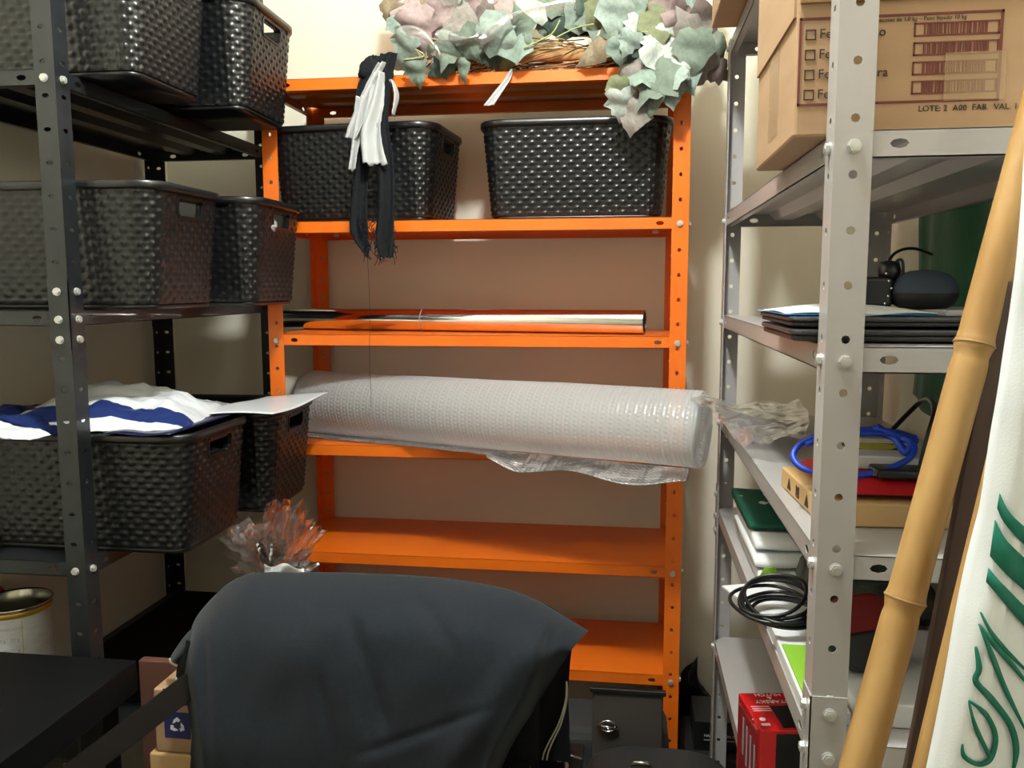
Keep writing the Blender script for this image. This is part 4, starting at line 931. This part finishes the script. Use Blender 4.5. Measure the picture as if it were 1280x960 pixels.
# draped T-shirt
TOPC = [(236, 800), (246, 772), (272, 742), (300, 722), (330, 717), (400, 716), (470, 718), (560, 724), (630, 736), (668, 750), (700, 768), (735, 789)]
LEFT = [(236, 800), (230, 850), (238, 900), (244, 960), (244, 1040)]
RGT = [(735, 789), (712, 815), (697, 838), (668, 885), (640, 930), (616, 985), (600, 1040)]
BOTC = [(244, 1040), (420, 1045), (600, 1040)]
def coons(u, t):
    T_, B_, L_, R_ = curve_at(TOPC, u), curve_at(BOTC, u), curve_at(LEFT, t), curve_at(RGT, t)
    c = [(TOPC[0], BOTC[0]), (TOPC[-1], BOTC[-1])]
    return [ (1-t)*T_[k]+t*B_[k]+(1-u)*L_[k]+u*R_[k]-((1-u)*(1-t)*TOPC[0][k]+u*(1-t)*TOPC[-1][k]+(1-u)*t*BOTC[0][k]+u*t*BOTC[-1][k]) for k in (0, 1)]
def crease(x, y, x0, y0, x1, y1, w_, d):
    vx, vy = x1-x0, y1-y0; L_ = sqrt(vx*vx+vy*vy); s = ((x-x0)*vx+(y-y0)*vy)/L_; q = ((x-x0)*vy-(y-y0)*vx)/L_
    return d*math.exp(-(q/w_)**2)*sm(-30, 20, s)*(1-sm(L_-20, L_+40, s))
def tee(u, t):
    x, y = coons(u, t)
    Y = 1.235-.145*(1-math.exp(-t*6.5))+.05*(1-sm(0, .07, u))+.05*sm(.93, 1, u)*sm(.1, .3, t)
    Y += .010*nz(x/90, y/110, 1, 1)+.004*nz(x/30, y/60, 4, 1)
    for c in ((440, 775, 482, 900, 10, .007), (400, 850, 430, 1000, 8, .006), (520, 745, 560, 800, 12, .006), (255, 800, 262, 1000, 7, .008), (690, 775, 560, 960, 20, -.010), (690, 790, 665, 890, 9, .012), (610, 790, 590, 880, 22, .005), (460, 940, 600, 890, 7, .004), (560, 760, 500, 900, 18, -.004)): Y += crease(x, y, *c)
    return at(x, y, Y)
ts = empty('black_tshirt', (-.3, 1.15, -.45)); tag(ts, 'charcoal black T-shirt draped over the chair back in the foreground', 't-shirt')
mb = MB(); mb.grid(tee, 150, 90); sub(mb, ts); solid(mb.build('front_panel', 'tee', ts, True), .002, 0)
mb = MB()
def teeb(u, t):
    p = tee(.03+u*.90, 0); q = t*.33; return p+Vector((.012*nz(u*6, t*3, 2, 1), .075*sm(0, .35, t)+.008*nz(u*9, t*3, 0, 1), -q*(1 if t > .1 else t*10)))
mb.grid(teeb, 90, 24); sub(mb, ts); solid(mb.build('back_panel', 'tee', ts, True), .002, 0)
def sheet(quads, Y, amp, seed, nu=24, nv=24, dy=0):
    mb = MB()
    def fn(u, v):
        a = curve_at(quads[0], v); b = curve_at(quads[1], v); x, y = a[0]+(b[0]-a[0])*u, a[1]+(b[1]-a[1])*u
        return at(x, y, Y+dy*u+amp*sin(u*7+v*2+seed)+amp*.7*nz(u*4, v*4, seed, 1)-.02*sin(pi*u))
    mb.grid(fn, nu, nv); return mb
S1 = ([(246, 782), (232, 795), (216, 818), (213, 826)], [(256, 790), (248, 812), (236, 826), (229, 832)])
mb = sheet(S1, 1.20, .004, 1); solid(sub(mb, ts).build('sleeve', 'tee', ts, True), .0025)
S2 = ([(234, 800), (228, 815), (222, 835), (221, 848)], [(252, 810), (250, 832), (246, 850), (244, 858)])
mb = sheet(S2, 1.185, .004, 3); solid(sub(mb, ts).build('sleeve', 'black_cloth', ts, True), .0025)
for pts, Y in (([(212, 823), (214, 828), (221, 832), (230, 833)], 1.190), ([(220, 847), (222, 853), (232, 858), (243, 860)], 1.175)):
    mb = MB(); mb.tube([p for p in spline([at(x, y, Y) for x, y in pts], 6)], .0016, 6); sub(mb, ts).build('white_piping', 'white_trim', ts, True)
S3 = ([(250, 790), (238, 830), (240, 880), (232, 960), (228, 1030)], [(268, 760), (262, 830), (258, 880), (256, 960), (258, 1030)])
mb = sheet(S3, 1.19, .005, 5, 14, 30); solid(sub(mb, ts).build('side_fold', 'tee', ts, True), .0025)
jk = empty('black_jacket', (-.1, 1.25, -.6)); tag(jk, 'black jacket with white edge piping hanging behind the draped T-shirt', 'jacket')
S4 = ([(690, 800), (672, 850), (655, 900), (630, 950), (610, 1030)], [(712, 815), (709, 862), (703, 900), (690, 945), (676, 1030)])
mb = sheet(S4, 1.26, .006, 2, 20, 40, .03); solid(sub(mb, jk).build('front', 'black_cloth', jk, True), .004)
for off in (0, 5):
    mb = MB(); mb.tube(spline([at(x+off*(y-850)/90, y, 1.265) for x, y in ((708, 852), (707, 875), (698, 905), (684, 932), (678, 950), (672, 1000))], 6), .0014, 6); sub(mb, jk).build('white_piping', 'white_trim', jk, True)

# ------------------------------------------------------------------ gift wrapped in cellophane behind the chair
gz = at(330, 735, 1.50)
gr = empty('cellophane_gift', (at(338, 700, 1.5).x, 1.5, -.93)); tag(gr, 'gift bundle wrapped in crinkled clear cellophane behind the T-shirt', 'gift'); gl = Vector(gr.location)
cen = at(352, 712, 1.5)
rn = random.Random(11)
def spray(tipx, tipy, w0, seed, Y=1.5, base=(352, 712)):
    b = at(base[0], base[1], 1.5); t_ = at(tipx, tipy, Y); d = t_-b; s = Vector((d.z, 0, -d.x)).normalized(); mb = MB()
    def fn(u, v):
        w_ = w0*(.25+.9*v)*(1-.45*sm(.7, 1, v)*abs(sin(u*9+seed))); f = (u-.5)
        zig = .010*v*(1 if int(u*7) % 2 else -1)
        return b+d*v*(1-.12*abs(sin(u*8+seed))*sm(.5, 1, v))+s*f*w_+Vector((0, -.02*v*sin(u*11+seed)+zig+.006*nz(u*9, v*6, seed, 1), .004*nz(u*5, v*9, seed, 1)))-gl
    mb.grid(fn, 14, 12); return mb
for k, (tx, ty, w_) in enumerate([(284, 655, .06), (282, 668, .05), (300, 660, .05), (316, 655, .035), (335, 650, .04), (350, 628, .045), (368, 622, .06), (383, 640, .04), (398, 652, .045), (392, 700, .06), (296, 700, .07), (318, 680, .06), (345, 670, .06)]):
    spray(tx, ty, w_, k*1.7, 1.5+rn.uniform(-.04, .04), (340+rn.uniform(-14, 20), 716)).build('cellophane_fold', 'cellophane', gr, False)
mb = MB()
def body(u, v):
    a = 2*pi*u; R_ = .085*(sin(pi*min(1, v*.93+.04))**.5)*(1+.16*nz(cos(a)*3, sin(a)*3, v*5, 1)); return (cen.x-gl.x+R_*cos(a), R_*sin(a), v*(cen.z-gl.z)+.001)
mb.grid(body, 36, 20, True); mb.build('wrapped_body', 'cellophane', gr, False)
mb = MB(); mb.lathe([(0, .002), (.055, .002), (.065, .06), (.062, .14), (0, .14)], 24, (cen.x-gl.x, 0, 0)); mb.build('gift_pot', 'paper_grey', gr, True)
mb = MB(); mb.grid(lambda u, v: at(330+50*u, 705+v*18+4*u+3*sin(u*9), 1.47+.01*sin(u*8+v*3))-gl, 16, 6); solid(mb.build('white_paper', 'paper', gr, True), .001)
r, *_ = carton('support_carton', 'plain carton under the cellophane gift, hidden behind the chair', gr.location.x-.11, gr.location.x+.12, 1.425, 1.66, ZF, -.932, m='kraft_dark')

# ------------------------------------------------------------------ bags and cases on the floor, lower right of the orange unit
def rbox(name, x0, x1, y0, y1, z0, z1, m, parent, bv=.02, seg=4):
    mb = MB(); mb.box(x0, x1, y0, y1, z0, z1); return bevel(mb.build(name, m, parent), bv, seg)
bp0 = at(700, 880, 1.62); bp1 = at(820, 880, 1.62)
r = empty('dark_backpack', ((bp0.x+bp1.x)/2, 1.70, ZF)); tag(r, 'dark grey backpack with a silver buckle standing under the lowest orange shelf', 'backpack')
ht = at(760, 868, 1.78).z-ZF
rbox('body', -.125, .125, -.08, .08, .001, ht, 'backpack', r, .035)
rbox('side_pocket', -.150, -.120, -.06, .06, .05, ht-.06, 'backpack_side', r, .012)
fz_ = at(770, 900, 1.60).z-ZF
rbox('front_flap', -.03, .11, -.092, -.079, .12, fz_+.06, 'backpack_side', r, .005)
rbox('flap_edge', -.035, .115, -.096, -.085, fz_+.052, fz_+.062, 'black_plastic', r, .002)
bq = at(760, 908, 1.60); mb = MB(); c_ = Vector((bq.x-r.location.x, -.0995, bq.z-ZF))
mb.tube([c_+Vector((.016*cos(a), 0, .011*sin(a))) for a in [2*pi*k/24 for k in range(24)]], .003, 6, closed=True); mb.tube([c_-Vector((.022, 0, 0)), c_+Vector((.022, 0, -.004))], .0032, 6); mb.build('buckle', 'chrome', r, True)
s0 = at(728, 958, 1.42); s1 = at(925, 955, 1.42); sc_ = at(860, 937, 1.54)
r = empty('grey_suitcase', ((s0.x+s1.x)/2, 1.47, ZF)); tag(r, 'grey suitcase with a black curved rim at the bottom edge of the photo', 'suitcase')
hw = (s1.x-s0.x)/2; hs = sc_.z-ZF
def sprof(w_, h, rad, z0):
    p = [(-w_+.03, z0), (w_-.03, z0), (w_, z0+.03)]; p += [(w_-rad+rad*cos(a), h-rad*.55+rad*.55*sin(a)) for a in [k*pi/16 for k in range(9)]]
    p += [(-w_+rad+rad*cos(a), h-rad*.55+rad*.55*sin(a)) for a in [pi/2+k*pi/16 for k in range(9)]]; p += [(-w_, z0+.03)]; return p
Mx = Matrix(((1, 0, 0, 0), (0, 0, -1, 0), (0, 1, 0, 0), (0, 0, 0, 1)))
mb = MB(); mb.prism(sprof(hw, hs, .10, .003), -.075, .075, Mx); bevel(mb.build('shell', 'suitcase_rim', r), .008, 3)
mb = MB(); mb.prism(sprof(hw-.016, hs-.012, .09, .02), .0755, .083, Mx); bevel(mb.build('front_panel', 'suitcase', r), .004, 2)
mb = MB(); mb.tube([(-.05, 0, hs+.002), (-.045, 0, hs+.008), (-.02, 0, hs+.008), (-.015, 0, hs+.002)], .003, 8); mb.build('handle_button', 'chrome', r, True)
# black box with silver edge, silver latch
p = at(722, 940, 1.36); r = empty('silver_edged_case', (p.x, 1.37, ZF)); tag(r, 'black case with a silver edge between the jacket and the suitcase', 'case')
hc = p.z-ZF
mb = MB(); mb.box(-.045, .010, -.025, .02, .001, hc); bevel(mb.build('body', 'black_plastic', r), .003)
mb = MB(); mb.tube([(-.040, -.026, hc+.010), (.008, -.026, hc-.002)], .0022, 6); mb.build('silver_edge', 'chrome', r, True)
p = at(688, 957, 1.14); r = empty('armrest', (p.x, p.y, p.z-.006)); 
mb = MB(); mb.box(-.028, .026, -.015, .02, -.012, .008); o = bevel(mb.build('chrome_bracket', 'chrome'), .005, 3); o.parent = ch; o.location = (p.x-ch.location.x, p.y-ch.location.y, p.z-.010-ZF)
bpy.data.objects.remove(r)
mb = MB(); mb.box(-.06, -.03, -.012, .012, -.012, .004); mb.box(-.06, -.045, -.012, .012, -.16, -.012); o = mb.build('armrest_support', 'black_plastic', ch); o.location = (p.x-ch.location.x, p.y-ch.location.y, p.z-.010-ZF)
# black boxes at the back right, bin bag
p = at(868, 905, 1.84); q_ = at(935, 905, 1.84)
bz = at(868, 938, 1.84).z
r = empty('black_book_box', (0, 0, 0)); r.location = ((p.x+q_.x)/2+.01, 1.90, bz+.0008); tag(r, 'black box with one line of white lettering between orange and grey units', 'box')
hw = (q_.x-p.x)/2; hh = at(868, 901, 1.84).z-bz
mb = MB(); mb.box(-hw-.01, hw, -.06, .06, 0, hh); bevel(mb.build('body', 'black_plastic', r), .002)
place('writing', text_mesh('NAME JORDON OFF', .0085, 'paper', align='LEFT'), r, (-hw+.012, -.0605, hh*.52), (pi/2, 0, 0))
mb = MB(); mb.box(-hw+.012, hw-.002, -.0608, -.0602, hh*.36, hh*.39); mb.build('small_print', 'label_grey', r)
x0 = r.location.x
slab('black_storage_case', 'large black case standing under the lettered black box', 'case', x0-hw-.03, x0+hw+.03, 1.81, 2.00, ZF+.0005, bz-ZF-.0006, 'suitcase_rim', 0, .006)
bb = empty('black_bin_bag', (at(868, 860, 2.0).x, 2.045, ZF)); tag(bb, 'shiny black bin bag slumped against the back wall right of the orange unit', 'bin bag')
hb = at(868, 830, 2.0).z-ZF; mb = MB()
def bbf(u, v):
    a = 2*pi*u; R_ = (sin(pi*min(.96, v*.80+.16))**.5)*(1-sm(.93, 1, v)); k = 1+.18*nz(cos(a)*2, sin(a)*2, v*6, 1)
    return (.07*cos(a)*R_*k+.01*v, .036*sin(a)*R_*k, .001+hb*v*(1-.12*(cos(a)*.5+.5)*v))
mb.grid(bbf, 40, 40, True); mb.build('bag', 'bin_bag', bb, True)

for o in list(bpy.data.objects):             # heights were written from eye level: put the floor at z = 0
    if o.parent is None and o.type in ('MESH', 'EMPTY'): o.location.z += H
